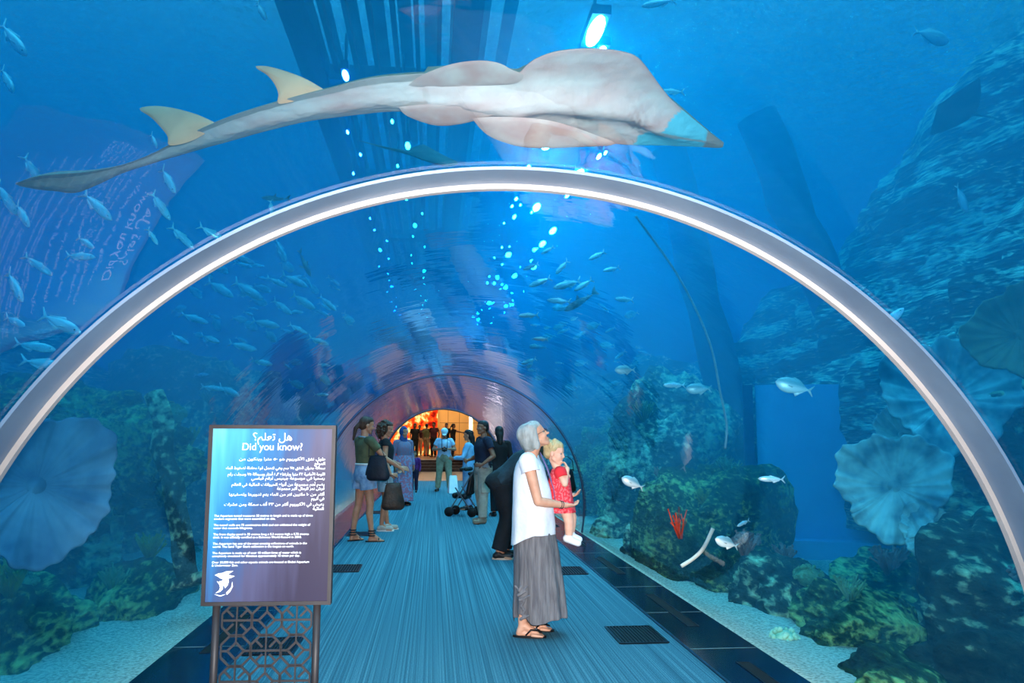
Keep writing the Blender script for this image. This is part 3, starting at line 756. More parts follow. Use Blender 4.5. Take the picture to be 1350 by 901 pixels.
# --- silhouettes in the hall beyond, each with its own pose
FZ = .48
black_c = mat('black clothing', srgb(20, 18, 20), rough=.9); maroon = mat('maroon clothing', srgb(60, 20, 28), rough=.9); olive_c = mat('green-grey clothing', srgb(100, 100, 66), rough=.9)
far = [(546.5, 42, -70, 'person in fitted black outfit standing leftmost in the lit hall', black_c, black_c, 1.72, 'long', {}),
       (562, 43.5, 60, 'person in green-grey top among the people in the lit hall', olive_c, mat('tan trousers', srgb(150, 120, 90), rough=.9), 1.74, 'short', dict(eR=(.1, -.25, 1.15), wR=(.2, -.3, .95))),
       (571.5, 41.5, -120, 'person in broad maroon top standing left of the person in the cap', maroon, black_c, 1.78, 'short', dict(eL=(0, .32, 1.15), wL=(.05, .28, .92))),
       (588, 43, -100, 'person in black whose head shows above and behind the white cap', black_c, black_c, 1.76, 'short', {}),
       (597, 42.2, 0, 'person in black with arm stretched out to the right in the lit hall', black_c, black_c, 1.72, 'tied', dict(sR=(0, -.17, 1.37), eR=(.28, -.22, 1.30), wR=(.52, -.2, 1.24), eL=(.27, .2, 1.3), wL=(.5, .15, 1.26))),
       (552.5, 45, -90, 'person in dark red shirt in front of the red hoarding', maroon, mat('bare-leg tan', srgb(190, 140, 100), rough=.8), 1.68, 'short', {})]
for px, Y, dg, lb, t_, b_, h, hr, rk in far:
    p = at(px, 600, Y=Y)
    dress_person(p.x, Y, dg, lb, t_, b_, h=h, hair=hr, voxel=.016, rigk=rk, z=FZ, eyes=False, skin=skinC, long_=False, hands=((1, 0, 0), (1, 0, -.1)) if 'eL' in rk and 'eR' in rk else ((0, 0, -1), (0, 0, -1)))
# ------------------------------------------------------------------ information sign on its lattice stand
import textwrap
def sign():
    yaw = 0
    S = empty('information_sign', (-.757, 3.92, 0), math.radians(-1.5), 'free-standing "Did you know?" information board on a dark lattice stand', 'sign')
    fm = mat('bronze grey frame', srgb(50, 46, 48), srgb(42, 38, 40), rough=.5, metal=.2)
    W, Z0, Z1 = .590, .742, 1.572; zc = (Z0 + Z1) / 2; H = Z1 - Z0
    b = MB(); fw = .017
    b.box((-W / 2 + fw / 2, 0, zc), (fw, .05, H)); b.box((W / 2 - fw / 2, 0, zc), (fw, .05, H)); b.box((0, 0, Z1 - fw / 2), (W - 2 * fw, .05, fw)); b.box((0, 0, Z0 + fw / 2), (W - 2 * fw, .05, fw))
    b.box((0, .018, zc), (W - 2 * fw, .012, H - 2 * fw)); b.build('frame', fm, S)
    # printed panel
    mt, n, out = nt('printed sea gradient'); L = n.links.new
    bs = N(n, 'ShaderNodeBsdfPrincipled', Roughness=.3); bs.inputs['Specular IOR Level'].default_value = .3
    tc = N(n, 'ShaderNodeTexCoord'); sp = N(n, 'ShaderNodeSeparateXYZ'); L(tc.outputs['Object'], sp.inputs[0])
    def mth(op, a, b_, c=None):
        q = N(n, 'ShaderNodeMath', operation=op)
        for i, v in enumerate((a, b_, c)):
            if v is None: continue
            if hasattr(v, 'links'): L(v, q.inputs[i])
            else: q.inputs[i].default_value = v
        return q.outputs[0]
    u = mth('ADD', sp.outputs[0], .3); v = mth('SUBTRACT', sp.outputs[2], Z0)     # 0..0.6, 0..0.83
    # pale cyan glow at the upper left fading to violet grey
    g = mth('MULTIPLY_ADD', u, 1.25, mth('MULTIPLY', mth('SUBTRACT', .83, v), .62))
    mp = N(n, 'ShaderNodeMapping'); mp.inputs['Rotation'].default_value = (0, .42, 0); mp.inputs['Scale'].default_value = (22, 1, 2.2); L(tc.outputs['Object'], mp.inputs[0])
    nz = N(n, 'ShaderNodeTexNoise', Scale=1, Detail=3); L(mp.outputs[0], nz.inputs['Vector'])
    g2 = mth('ADD', g, mth('MULTIPLY_ADD', nz.outputs[0], -.34, .17))
    L(ramp(n, g2, [(0.0, srgb(110, 172, 192)), (.16, srgb(70, 148, 180)), (.36, srgb(42, 106, 154)), (.55, srgb(52, 74, 112)), (.72, srgb(68, 66, 92)), (1, srgb(46, 40, 58))]), bs.inputs['Base Color'])
    L(bs.outputs[0], out.inputs[0])
    p = MB().box((0, -.016, zc), (W - 2 * fw, .004, H - 2 * fw)).build('printed_panel', mt, S)
    wm = mat('white print', srgb(245, 248, 250), srgb(245, 248, 250), rough=.6)
    LET = []
    def text(name, body, x, z, size, align, parent, sx=1.0, spacing=1.0, bold=0):
        c = bpy.data.curves.new(name, 'FONT'); c.body = body; c.size = size; c.align_x = align; c.space_line = spacing; c.offset = bold
        o = bpy.data.objects.new(name, c); COL.objects.link(o); o.parent = parent; o.location = (x, -.0187, z); o.rotation_euler = (PI / 2, 0, 0); o.scale = (sx, 1, 1)
        c.extrude = .0003; c.materials.append(wm); LET.append(o); return o
    ar = '؟ﻢﻠﻌﺗ ﻞﻫ'
    text('heading_lettering', ar, .0, Z1 - .072, .050, 'CENTER', p, bold=.0)
    text('heading_lettering', 'Did you know?', .0, Z1 - .118, .049, 'CENTER', p, .95, bold=.0)
    al = ['ﻦﻣ نﻮﻜﺘﻳو اﺮﺘﻣ ٥٠ ﻮﻫ مﻮﻳرﻮﻜﻷا ﻖﻔﻧ لﻮﻃ', 'ﻊﻗﻮﻤﻟا', 'ءﺎﻤﻟا طﻮﻐﻀﻟ ﺔﻟدﺎﻌﻣ ةﻮﻗ ﻞﻤﺤﺘﺗ ﻲﻫو ﻢﺳ ٧٥ ﻖﻔﻨﻟا نارﺪﺟ ﺔﻛﺎﻤﺳ', 'ﻢﻗر ﺖﻠﺠﺳو ٧٥ ﺔﻛﺎﻤﺴﺑو رﺎﺘﻣأ ٨٫٣ عﺎﻔﺗرﺎﺑو اﺮﺘﻣ ٣٢ ﺔﻴﻣﺎﻣﻷا ﺔﺣﻮﻠﻟا', 'ﻲﺳﺎﻴﻗ ﻢﻗﺮﻟ ﺲﻴﻨﻴﺟ ﺔﻋﻮﺳﻮﻣ ﻲﻓ ﺎﻴﻤﺳر', 'ﻢﻟﺎﻌﻟا ﻲﻓ ﺔﻴﺋﺎﻤﻟا تﺎﻧاﻮﻴﺤﻟا عاﻮﻧأ ﻦﻣ ﺔﻋﻮﻤﺠﻣ ﻢﻫأ ﻢﻀﻳ', 'ﺔﻋﻮﻤﺠﻣ ﺮﺒﻛأ لﺎﻣﺮﻟا ﺮﻤﻧ شﺮﻗ', 'ﺎﻬﺘﻴﻔﺼﺗو ﺎﻫﺮﻳوﺪﺗ ﻢﺘﻳ ءﺎﻤﻟا ﻦﻣ ﺮﺘﻟ ﻦﻴﻳﻼﻣ ١٠ ﻦﻣ ﺮﺜﻛأ', 'مﻮﻴﻟا ﻲﻓ', 'تاﺮﺸﻋ ﻦﻣو ﺔﻜﻤﺳ ﻒﻟأ ٣٣ ﻦﻣ ﺮﺜﻛأ مﻮﻳرﻮﻜﻷا ﻲﻓ ﺶﻴﻌﻳ', 'ﺔﻴﺋﺎﻤﻟا']
    zs = [.165, .186, .207, .236, .255, .284, .303, .330, .350, .376, .397]
    wd = [.40, .05, .46, .45, .34, .43, .22, .44, .06, .46, .05]
    for t, z, w_ in zip(al, zs, wd):
        o = text('arabic_lettering', t, W / 2 - .045, Z1 - z, .0185, 'RIGHT', p, bold=0)
        bpy.context.view_layer.update(); ww = o.dimensions.x
        if ww > 0: o.scale.x = min(1.6, max(.5, w_ / ww))
    en = ['The Aquarium tunnel measures 50 metres in length and is made up of three\nmodern segments that were assembled on site.',
          'The tunnel walls are 75 centimetres thick and can withstand the weight of\nwater that exceeds kilograms.',
          'The front display panel is 32 metres long x 8.3 metres high x 0.75 metres\nthick. It was officially certified as a Guinness World Record in 2010.',
          'The Aquarium has one of the most amazing collections of animals in the\nworld. The Sand Tiger Shark collection is the largest on earth.',
          'The Aquarium is made up of over 10 million litres of water which is\ncompletely circulated for filtration approximately 18 times per day.',
          'Over 33,000 fish and other aquatic animals are housed at Dubai Aquarium\n& Underwater Zoo.']
    for i, t in enumerate(en):
        text('english_lettering', t, -W / 2 + .040, Z1 - .427 - i * .0425, .0142, 'LEFT', p, 1.04, .98, bold=0)
    bpy.context.view_layer.update(); dg = bpy.context.evaluated_depsgraph_get()
    for nm in ('heading_lettering', 'arabic_lettering', 'english_lettering'):
        bm = bmesh.new()
        for o in [q for q in LET if q.name.startswith(nm)]:
            m_ = bpy.data.meshes.new_from_object(o.evaluated_get(dg)); m_.transform(o.matrix_local); bm.from_mesh(m_); bpy.data.meshes.remove(m_)
        m_ = bpy.data.meshes.new(nm); bm.to_mesh(m_); bm.free(); m_.materials.append(wm)
        for o in [q for q in LET if q.name.startswith(nm)]: LET.remove(o); bpy.data.objects.remove(o)
        o = link(nm, m_, wm, p, smooth=False)
    # emblem: a leaping shark over a crescent wave, drawn from small outlines
    c0 = (-W / 2 + .062, Z0 + .052)
    polys = [
        [(0, .086), (.018, .094), (.034, .095), (.05, .102), (.085, .104), (.070, .094), (.060, .091), (.072, .084), (.092, .080), (.074, .072), (.063, .070), (.066, .056), (.062, .040), (.050, .026), (.046, .036), (.034, .044), (.022, .058), (.034, .060), (.040, .068), (.028, .070), (.016, .078)],
        [(.010, .058), (.028, .052), (.040, .038), (.040, .022), (.028, .010), (.006, .004), (.022, .016), (.027, .030), (.022, .044)],
        [(.056, .006), (.078, .030), (.082, .056), (.086, .034), (.074, .010), (.060, -.004)],
        [(.0, .000), (.03, -.006), (.056, .000), (.03, -.011)]]
    b = MB()
    for pl in polys:
        k = len(pl); q = [(c0[0] + x * .98 - .006, z + c0[1]) for x, z in pl]
        b.add([(x, -.0186, z) for x, z in q] + [(x, -.0178, z) for x, z in q], [tuple(range(k)), tuple(range(2 * k - 1, k - 1, -1))] + [(i, (i + 1) % k, k + (i + 1) % k, k + i) for i in range(k)])
    e = b.build('shark_emblem', wm, p)
    # stand: posts and pierced lattice of eight-pointed stars
    for x in (-.232, .228):
        b = MB(); b.tube([(x, .01, .0), (x, .01, Z0 + .02)], .0175, 16); b.build('post', fm, S, True)
    b = MB(); zt = Z0 - .004; w2 = .205; cell = .1367
    def strip(a, c, w=.0085): b.bar((a[0], .01, a[1]), (c[0], .01, c[1]), w, .010)
    nz_ = 5
    for j in range(nz_):
        for i in range(3):
            cx = -w2 + cell * (i + .5); cz = zt - cell * (j + .5); h_ = cell / 2; q = h_ * .42
            # octagon
            oc = [(cx + h_ * .98, cz + q), (cx + q, cz + h_ * .98), (cx - q, cz + h_ * .98), (cx - h_ * .98, cz + q), (cx - h_ * .98, cz - q), (cx - q, cz - h_ * .98), (cx + q, cz - h_ * .98), (cx + h_ * .98, cz - q)]
            for m_ in range(8): strip(oc[m_], oc[(m_ + 1) % 8])
            if (i + j) % 2 == 0:
                strip((cx - h_, cz), (cx + h_, cz), .007); strip((cx, cz - h_), (cx, cz + h_), .007)
                for m_ in range(4): a_ = math.radians(45 + 90 * m_); strip((cx + .022 * math.cos(a_), cz + .022 * math.sin(a_)), (cx + h_ * .95 * math.cos(a_), cz + h_ * .95 * math.sin(a_)), .007)
            else:
                for m_ in range(4):
                    a1, a2 = math.radians(90 * m_), math.radians(90 * (m_ + 1)); strip((cx + h_ * .55 * math.cos(a1), cz + h_ * .55 * math.sin(a1)), (cx + h_ * .55 * math.cos(a2), cz + h_ * .55 * math.sin(a2)), .007)
                    strip((cx + h_ * .55 * math.cos(a1), cz + h_ * .55 * math.sin(a1)), (cx + h_ * math.cos(a1), cz + h_ * math.sin(a1)), .007)
    b.bar((-w2, .01, zt - nz_ * cell), (w2, .01, zt - nz_ * cell), .012)
    b.build('lattice_panel', fm, S)
    b = MB(); b.box((-.002, .01, .008), (.60, .30, .016)); b.build('base_plate', fm, S)
sign()
# ------------------------------------------------------------------ the guitarfish overhead
def smooth_poly(pts, n):
    """resample an outline by arc length"""
    P = catmull([np.array(p, float) for p in pts], 6)
    P = np.array(P); d = np.concatenate([[0], np.cumsum(np.hypot(*(P[1:] - P[:-1]).T))])
    t = np.linspace(0, d[-1], n)
    return np.stack([np.interp(t, d, P[:, 0]), np.interp(t, d, P[:, 1])], 1)

def guitarfish():
    tail, snout = at(20, 243, Y=3.45), at(955, 190, Y=3.12)
    u = (snout - tail).normalized(); bank = math.radians(15)
    v = Vector((0, math.cos(bank), -math.sin(bank))); v = (v - u * v.dot(u)).normalized(); nn = u.cross(v).normalized()   # nn points up
    M = Matrix((u, v, nn)).transposed()
    root = empty('guitarfish', tail, 0, 'large pale giant guitarfish gliding belly-down over the tunnel roof', 'ray'); root.rotation_euler = M.to_euler()
    Mi = M.inverted()
    def loc(px, py, off=0):
        d = ray(px, py); o = Vector((0, 0, CAM_H)); q = tail + nn * off
        t = (q - o).dot(nn) / d.dot(nn); return Mi @ (o + d * t - tail)
    top = [(20, 242), (40, 235), (60, 231), (90, 229), (120, 226), (160, 218), (200, 203), (240, 182), (285, 161), (330, 145), (400, 125), (430, 118), (480, 105), (530, 99), (570, 97), (610, 95), (650, 96), (682, 97), (690, 90), (702, 80), (722, 71), (745, 66), (780, 64), (815, 67), (838, 74), (852, 88), (868, 110), (885, 131), (905, 149), (925, 166), (945, 182), (955, 189)]
    bot = [(20, 243), (45, 249), (75, 252), (100, 254), (130, 243), (160, 229), (200, 216), (250, 201), (300, 187), (350, 173), (400, 161), (440, 155), (500, 148), (530, 147), (570, 149), (610, 152), (640, 158), (680, 164), (720, 172), (760, 182), (800, 188), (830, 191), (880, 192), (925, 194), (950, 195), (955, 190)]
    T = np.array([loc(*p) for p in smooth_poly(top, 400)]); B = np.array([loc(*p) for p in smooth_poly(bot, 400)])
    Lx = T[-1, 0]; nu, ns = 260, 44
    us = np.linspace(0.004, Lx - .002, nu)
    o1 = np.argsort(T[:, 0]); o2 = np.argsort(B[:, 0])
    vt = np.interp(us, T[o1, 0], T[o1, 1]); vb = np.interp(us, B[o2, 0], B[o2, 1])
    a0, b0 = np.array(loc(690, 90)), np.array(loc(850, 100))
    V = []; cols = []
    poly_snout = [tuple(loc(*p)[:2]) for p in [(832, 198), (840, 178), (848, 172), (856, 163), (872, 159), (884, 150), (900, 144), (915, 142), (962, 186), (962, 205)]]
    def inside(x, y, P):
        c = False; j = len(P) - 1
        for i in range(len(P)):
            if ((P[i][1] > y) != (P[j][1] > y)) and (x < (P[j][0] - P[i][0]) * (y - P[i][1]) / (P[j][1] - P[i][1]) + P[i][0]): c = not c
            j = i
        return c
    xs = lambda px: np.array(loc(px, 140))[0]
    xm, xg, xn = xs(838), xs(790), xs(640)
    for side in (-1, 1):
        for i, x in enumerate(us):
            w = abs(vt[i] - vb[i]); sg = 1 if vt[i] > vb[i] else -1; f = x / Lx
            body_h = .5 * min(w, .26) * (.75 if f < .6 else 1)
            core = min(1, .2 / max(w, .01))
            for j in range(ns + 1):
                s = -1 + 2 * j / ns; s = math.sin(s * PI / 2)
                y = vb[i] + sg * (s + 1) / 2 * w
                e = max(0, 1 - s * s) ** .5
                mid = math.exp(-(s / max(core, .35)) ** 2 * 1.6)
                if side < 0:
                    z = -(.10 * w * e * .35 + body_h * .42 * mid * e) * (1 if f < .86 else max(.25, 1 - (f - .86) * 5))
                    ripple = .004 * noise.noise(Vector((x * 14, y * 22, 2))) + .0035 * noise.noise(Vector((x * 40, y * 60, 5)))
                    # gill region folds and mouth
                    dm = math.hypot((x - xm) / .045, (y - (vb[i] + sg * .42 * w)) / .10)
                    z += ripple * e + .012 * math.exp(-dm * dm) * (math.sin(x * 240) * .5 + .6)
                    for q in range(5):
                        gx = xg - .10 + q * .028
                        for yy in (.28, .62):
                            z += .006 * math.exp(-((x - gx) / .006) ** 2 - ((y - vb[i] - sg * yy * w) / .03) ** 2)
                else:
                    z = (.12 * w * e * .5 + body_h * .95 * mid * e)
                V.append((x, y, z))
                # natural markings: pink flush along fin margins and belly, cyan translucent snout
                white = np.array(srgb(190, 177, 173)[:3]); pink = np.array(srgb(176, 118, 112)[:3]); grey = np.array(srgb(124, 114, 110)[:3]); brown = np.array(srgb(140, 112, 92)[:3]); cy = np.array(srgb(92, 172, 190)[:3]); tan = np.array(srgb(196, 138, 104)[:3])
                c = white.copy()
                blot = noise.fractal(Vector((x * 5, y * 16, 1)), 1, 2, 4) * .5 + .35
                c = c + (pink - c) * min(.75, max(0, blot) * .8)
                edge = max(0, abs(s) ** 8)
                c = c + (pink * .9 - c) * .65 * edge
                if f < .30: c = c + (tan - c) * (1 - f / .30) * (.45 + .55 * abs(s))
                if f < .62 and s > .8: c = c + (grey - c) * .8
                dm = math.hypot((x - xm) / .05, (y - (vb[i] + sg * .42 * w)) / .10)
                c = c + (pink * .72 - c) * .75 * math.exp(-dm * dm * 1.2) * (.5 + .5 * math.sin(x * 300 + y * 90))
                if inside(x, y, poly_snout):
                    c = cy.copy()
                    if abs(s + .05 + .25 * (1 - f) * 4) < .09: c = c + (grey * 1.5 - c) * .8
                    if f > .972: c = grey * 1.15
                if side > 0: c = brown
                cols.append((*c, 1))
    Fc = []; S = ns + 1
    off = nu * S
    for i in range(nu - 1):
        for j in range(ns):
            a = i * S + j; Fc.append((a, a + S, a + S + 1, a + 1)); a += off; Fc.append((a, a + 1, a + S + 1, a + S))
    mt, n, out = nt('guitarfish skin'); L = n.links.new
    bs = N(n, 'ShaderNodeBsdfPrincipled', Roughness=.5); bs.inputs['Specular IOR Level'].default_value = .35
    vc = N(n, 'ShaderNodeVertexColor', layer_name='skin'); L(vc.outputs[0], bs.inputs['Base Color'])
    tc = N(n, 'ShaderNodeTexCoord'); nz = N(n, 'ShaderNodeTexNoise', Scale=38, Detail=5); L(tc.outputs['Object'], nz.inputs['Vector'])
    bp = N(n, 'ShaderNodeBump', Strength=.35, Distance=.008); L(nz.outputs[0], bp.inputs['Height']); L(bp.outputs[0], bs.inputs['Normal'])
    L(bs.outputs[0], out.inputs[0])
    me = bpy.data.meshes.new('body'); me.from_pydata(V, [], Fc); me.update()
    ca = me.color_attributes.new('skin', 'FLOAT_COLOR', 'POINT'); ca.data.foreach_set('color', np.array(cols).ravel())
    bm = bmesh.new(); bm.from_mesh(me); bmesh.ops.remove_doubles(bm, verts=bm.verts, dist=.0004); bm.to_mesh(me); bm.free()
    link('body', me, mt, root)
    def lens(name, pts, mtl, th=.008, off=0, dishes=0, grid=9):
        O = [Vector(p) for p in pts]; c = sum(O, Vector()) / len(O); k = len(O); V = []; Fc = []
        nl = (O[k // 3] - O[0]).cross(O[2 * k // 3] - O[0]).normalized()
        for sd in (1, -1):
            for g in range(grid):
                t = 1 - g / grid
                for p in O: V.append(c.lerp(p, t) + nl * sd * th * math.sqrt(1 - t * t * .999))
            V.append(c + nl * sd * th)
            b0_ = 0 if sd == 1 else grid * k + 1
            for g in range(grid - 1):
                for i in range(k):
                    j = (i + 1) % k; q = (b0_ + g * k + i, b0_ + g * k + j, b0_ + (g + 1) * k + j, b0_ + (g + 1) * k + i); Fc.append(q if sd == 1 else q[::-1])
            for i in range(k):
                j = (i + 1) % k; q = (b0_ + (grid - 1) * k + i, b0_ + (grid - 1) * k + j, b0_ + grid * k); Fc.append(q if sd == 1 else q[::-1])
        return pymesh(name, V, Fc, mtl, root)
    fin_m = mat('pale fin skin', srgb(186, 166, 160), srgb(172, 134, 128), scale=9, rough=.5)
    dors_m = mat('tan dorsal skin', srgb(236, 160, 118), srgb(214, 138, 100), scale=7, rough=.5)
    o_ = -.045
    P1 = smooth_poly([(538, 113), (548, 104), (565, 95), (590, 86), (615, 81), (640, 80), (660, 84), (675, 92), (690, 99), (680, 110), (640, 113), (590, 116), (555, 116), (538, 113)], 60)[:-1]
    lens('pelvic_fin', [loc(*p, off=o_ * .4) for p in P1], fin_m)
    P1 = smooth_poly([(525, 141), (535, 152), (560, 162), (580, 166), (605, 164), (630, 158), (655, 149), (620, 140), (570, 137), (525, 141)], 60)[:-1]
    lens('pelvic_fin', [loc(*p, off=o_ * 1.2) for p in P1], fin_m)
    P1 = smooth_poly([(622, 156), (650, 154), (690, 155), (725, 159), (755, 167), (785, 178), (812, 190), (765, 194), (700, 195), (665, 188), (640, 176), (622, 156)], 60)[:-1]
    lens('pectoral_fin', [loc(*p, off=o_ * 1.5) for p in P1], fin_m, .012)
    for pts in ([(288, 164), (262, 152), (235, 144), (210, 140), (190, 141), (184, 145), (198, 154), (211, 167), (221, 180), (224, 192), (255, 185), (288, 164)],
                [(432, 121), (405, 105), (380, 95), (355, 88), (339, 87), (338, 90), (352, 99), (362, 111), (367, 124), (368, 137), (400, 130), (432, 121)]):
        q0 = loc(pts[-1][0], pts[-1][1] + 8)
        def up_plane(x, y):
            d = ray(x, y); o = Vector((0, 0, CAM_H)); q = tail + M @ q0; return Mi @ (o + d * ((q - o).dot(v) / d.dot(v)) - tail)
        lens('dorsal_fin', [up_plane(x, y) for x, y in smooth_poly(pts, 60)[:-1]], dors_m, .009)
guitarfish()

# ------------------------------------------------------------------ fish
def fish_mesh(name, kind='silver'):
    """body, caudal, dorsal, anal and pectoral fins in one skin, nose towards +X, one metre long"""
    H_ = {'silver': .10, 'plump': .2, 'shark': .085}[kind]; Wd = {'silver': .06, 'plump': .085, 'shark': .075}[kind]
    b = MB(); xs = np.linspace(.5, -.40, 15)
    V = []; n = 12
    for x in xs:
        t = (.5 - x) / .9
        h = H_ * (math.sin(PI * min(1, t * 1.02 + .0) ** .72)) * 1.0 + .012; w = Wd * math.sin(PI * min(1, t) ** .66) + .006
        for j in range(n):
            a = 2 * PI * j / n; V.append((x, w * math.cos(a), h * math.sin(a) - (.02 if kind == 'plump' else 0) * 0))
    Fc = [(i * n + j, i * n + (j + 1) % n, (i + 1) * n + (j + 1) % n, (i + 1) * n + j) for i in range(14) for j in range(n)]
    Fc += [tuple(range(n))[::-1], tuple(14 * n + j for j in range(n))]
    b.add(V, Fc)
    def fin(pts, th=.004, y0=0, dy=0):
        k = len(pts); VV = [(x, y0 + th + dy * i, z) for i, (x, z) in enumerate(pts)] + [(x, y0 - th + dy * i, z) for i, (x, z) in enumerate(pts)]
        b.add(VV, [tuple(range(k)), tuple(range(2 * k - 1, k - 1, -1))] + [(i, k + i, k + (i + 1) % k, (i + 1) % k) for i in range(k)])
    if kind == 'shark':
        fin([(-.36, .02), (-.44, .12), (-.56, .2), (-.50, .05), (-.56, -.09), (-.42, -.02)]); fin([(.1, .07), (.0, .2), (-.03, .19), (-.02, .06)])
        fin([(-.22, .03), (-.27, .09), (-.29, .03)])
        for s in (-1, 1): b.add([(.2, s * .05, -.03), (.1, s * .05, -.03), (.0, s * .24, -.07), (.04, s * .24, -.07), (.15, s * .06, -.045)], [(0, 1, 2, 3), (3, 4, 0), (4, 1, 0), (4, 3, 2, 1)])
    else:
        fin([(-.36, .02), (-.5, .15), (-.52, .14), (-.43, 0), (-.52, -.14), (-.5, -.15), (-.36, -.02)])
        fin([(.12, H_ * .9), (.05, H_ + .05), (-.12, H_ + .0), (-.30, .06), (-.3, .03), (.0, H_ * .7)])
        fin([(-.02, -H_ * .85), (-.08, -H_ - .05), (-.3, -.06), (-.3, -.03), (-.05, -H_ * .6)])
        for s in (-1, 1): b.add([(.2, s * Wd * .9, 0), (.06, s * (Wd + .05), -.05), (.04, s * (Wd + .05), -.02), (.17, s * Wd * .95, -.02)], [(0, 1, 2), (0, 2, 3), (3, 1, 0), (3, 2, 1)])
    me = bpy.data.meshes.new(name); me.from_pydata(b.V, [], b.F); me.update(); me.polygons.foreach_set('use_smooth', [True] * len(me.polygons))
    return me
def fish_mat(name, back, side, rough=.3, metal=.4):
    mt, n, out = nt(name); L = n.links.new
    bs = N(n, 'ShaderNodeBsdfPrincipled', Roughness=rough, Metallic=metal)
    tc = N(n, 'ShaderNodeTexCoord'); sp = N(n, 'ShaderNodeSeparateXYZ'); L(tc.outputs['Object'], sp.inputs[0])
    mr = N(n, 'ShaderNodeMapRange'); mr.inputs[1].default_value = -.1; mr.inputs[2].default_value = .12; L(sp.outputs[2], mr.inputs[0])
    L(ramp(n, mr.outputs[0], [(.3, side), (.8, back)]), bs.inputs['Base Color']); L(bs.outputs[0], out.inputs[0]); return mt
FM = {'silver': fish_mesh('silver_fish'), 'plump': fish_mesh('reef_fish', 'plump'), 'shark': fish_mesh('shark', 'shark')}
FM['silver'].materials.append(fish_mat('silver scales', srgb(170, 214, 224), srgb(246, 252, 255), .28, .25))
FM['plump'].materials.append(fish_mat('pale scales', srgb(120, 170, 180), srgb(225, 240, 240), .4, .2))
FM['shark'].materials.append(fish_mat('shark skin', srgb(50, 66, 80), srgb(120, 140, 150), .6, 0))
EYE = bpy.data.meshes.new('eye'); e_ = MB(); e_.ball((.38, .05, .02), .014, 8, 6); e_.ball((.38, -.05, .02), .014, 8, 6); EYE.from_pydata(e_.V, [], e_.F); EYE.materials.append(dark)
def fish(px, py, Lpx, ang, Y, label, group=None, kind='silver', name=None, toward=None):
    p = at(px, py, Y=Y); ln = Lpx / FL * Y; toward = rnd.uniform(-.5, .5) if toward is None else toward
    o = bpy.data.objects.new(name or {'silver': 'silver_fish', 'plump': 'reef_fish', 'shark': 'shark'}[kind], FM[kind]); COL.objects.link(o)
    a = math.radians(-ang)
    f = _R * math.cos(a) + _U * math.sin(a) + _F * toward; f.normalize()
    ln /= max(.5, math.sqrt(1 - (f.dot(_F)) ** 2))
    up = Vector((0, 0, 1)) if abs(f.z) < .9 else Vector((1, 0, 0)); y = up.cross(f).normalized(); z = f.cross(y)
    o.matrix_world = Matrix.LocRotScale(p, Matrix((f, y, z)).transposed().to_quaternion(), (ln, ln, ln))
    tag(o, label, 'shark' if kind == 'shark' else 'fish', group)
    if Lpx > 36:
        c = bpy.data.objects.new('eye', EYE); COL.objects.link(c); c.parent = o
    return o

def safe(px, py, Y):
    """is the point in the water, clear of the tunnel"""
    p = at(px, py, Y=Y); return math.hypot(p.x - TX, p.z - TZ) > TR + .25
for px, py, l, a in [(18, 52, 62, 50), (10, 106, 46, 55), (44, 226, 46, 62), (30, 284, 44, 50), (8, 262, 50, 58), (128, 272, 56, 42), (222, 238, 46, 54), (212, 272, 44, 56), (203, 186, 26, 58), (201, 312, 26, 56), (20, 378, 52, 50)]:
    fish(px, py, l, a, 5.2, 'slender silver fish diving steeply at upper left, around the tail of the pale ray', 'silver fish diving at the upper left')
for px, py, l, a in [(113, 320, 32, 30), (106, 338, 40, 4), (50, 350, 38, 40), (20, 424, 36, 20), (80, 427, 66, 22), (46, 457, 50, 10), (280, 308, 36, 32), (240, 313, 42, 45), (358, 276, 26, 80), (60, 480, 50, 12)]:
    fish(px, py, l, a, 5.8, 'blue-lit silver fish in the loose shoal at left, just outside the near ring', 'loose shoal outside the ring on the left')
SCH = [(370, 330, 40, 60), (317, 341, 36, 20), (388, 370, 40, 25), (327, 383, 50, 30), (290, 381, 46, 28), (350, 427, 40, 12), (393, 434, 26, 30), (277, 447, 30, 18), (237, 447, 26, 30), (320, 457, 36, 15), (345, 478, 30, 12), (280, 512, 30, 8), (302, 516, 34, 20), (400, 398, 40, 30), (372, 405, 34, 36), (256, 420, 36, 20), (432, 400, 30, 40), (420, 450, 30, 20), (365, 372, 30, 25)]
for px, py, l, a in SCH: fish(px, py, l, a, 9.5, 'silver fish of the dense blue shoal seen through the tunnel wall above the sign', 'dense shoal above the sign')
for i in range(46):
    x = rnd.uniform(235, 470); y = rnd.uniform(360, 530) - (470 - x) * .1
    if safe(x, y, 13): fish(x, y, rnd.uniform(13, 26), rnd.gauss(22, 18), rnd.uniform(11.5, 15), 'small silver fish far back in the shoal on the left of the tunnel', 'small fish at the back on the left', kind=rnd.choice(['silver', 'silver', 'plump']))
for px, py, l, a in [(712, 372, 32, -22), (741, 352, 26, -48), (748, 375, 40, -16), (769, 376, 30, -32), (737, 397, 32, 4), (697, 416, 27, -2), (806, 355, 24, -14), (787, 337, 26, -28), (823, 395, 27, 2), (713, 447, 20, 2), (722, 330, 20, -30), (700, 352, 22, -20)]:
    fish(px, py, l, 180 + a, 9, 'white-bellied silver fish in the bright shoal right of the tunnel ceiling lights', 'bright shoal right of the ceiling lights')
for i in range(36):
    x = rnd.uniform(690, 860); y = rnd.uniform(400, 520)
    if safe(x, y, 15): fish(x, y, rnd.uniform(10, 22), 180 + rnd.gauss(-8, 16), rnd.uniform(13, 18), 'tiny silver fish deep in the water on the right of the tunnel', 'tiny fish deep on the right', kind=rnd.choice(['silver', 'plump']))
fish(765, 398, 50, 180 - 30, 9.2, 'small dark shark swimming below the bright shoal', kind='shark', toward=.1)
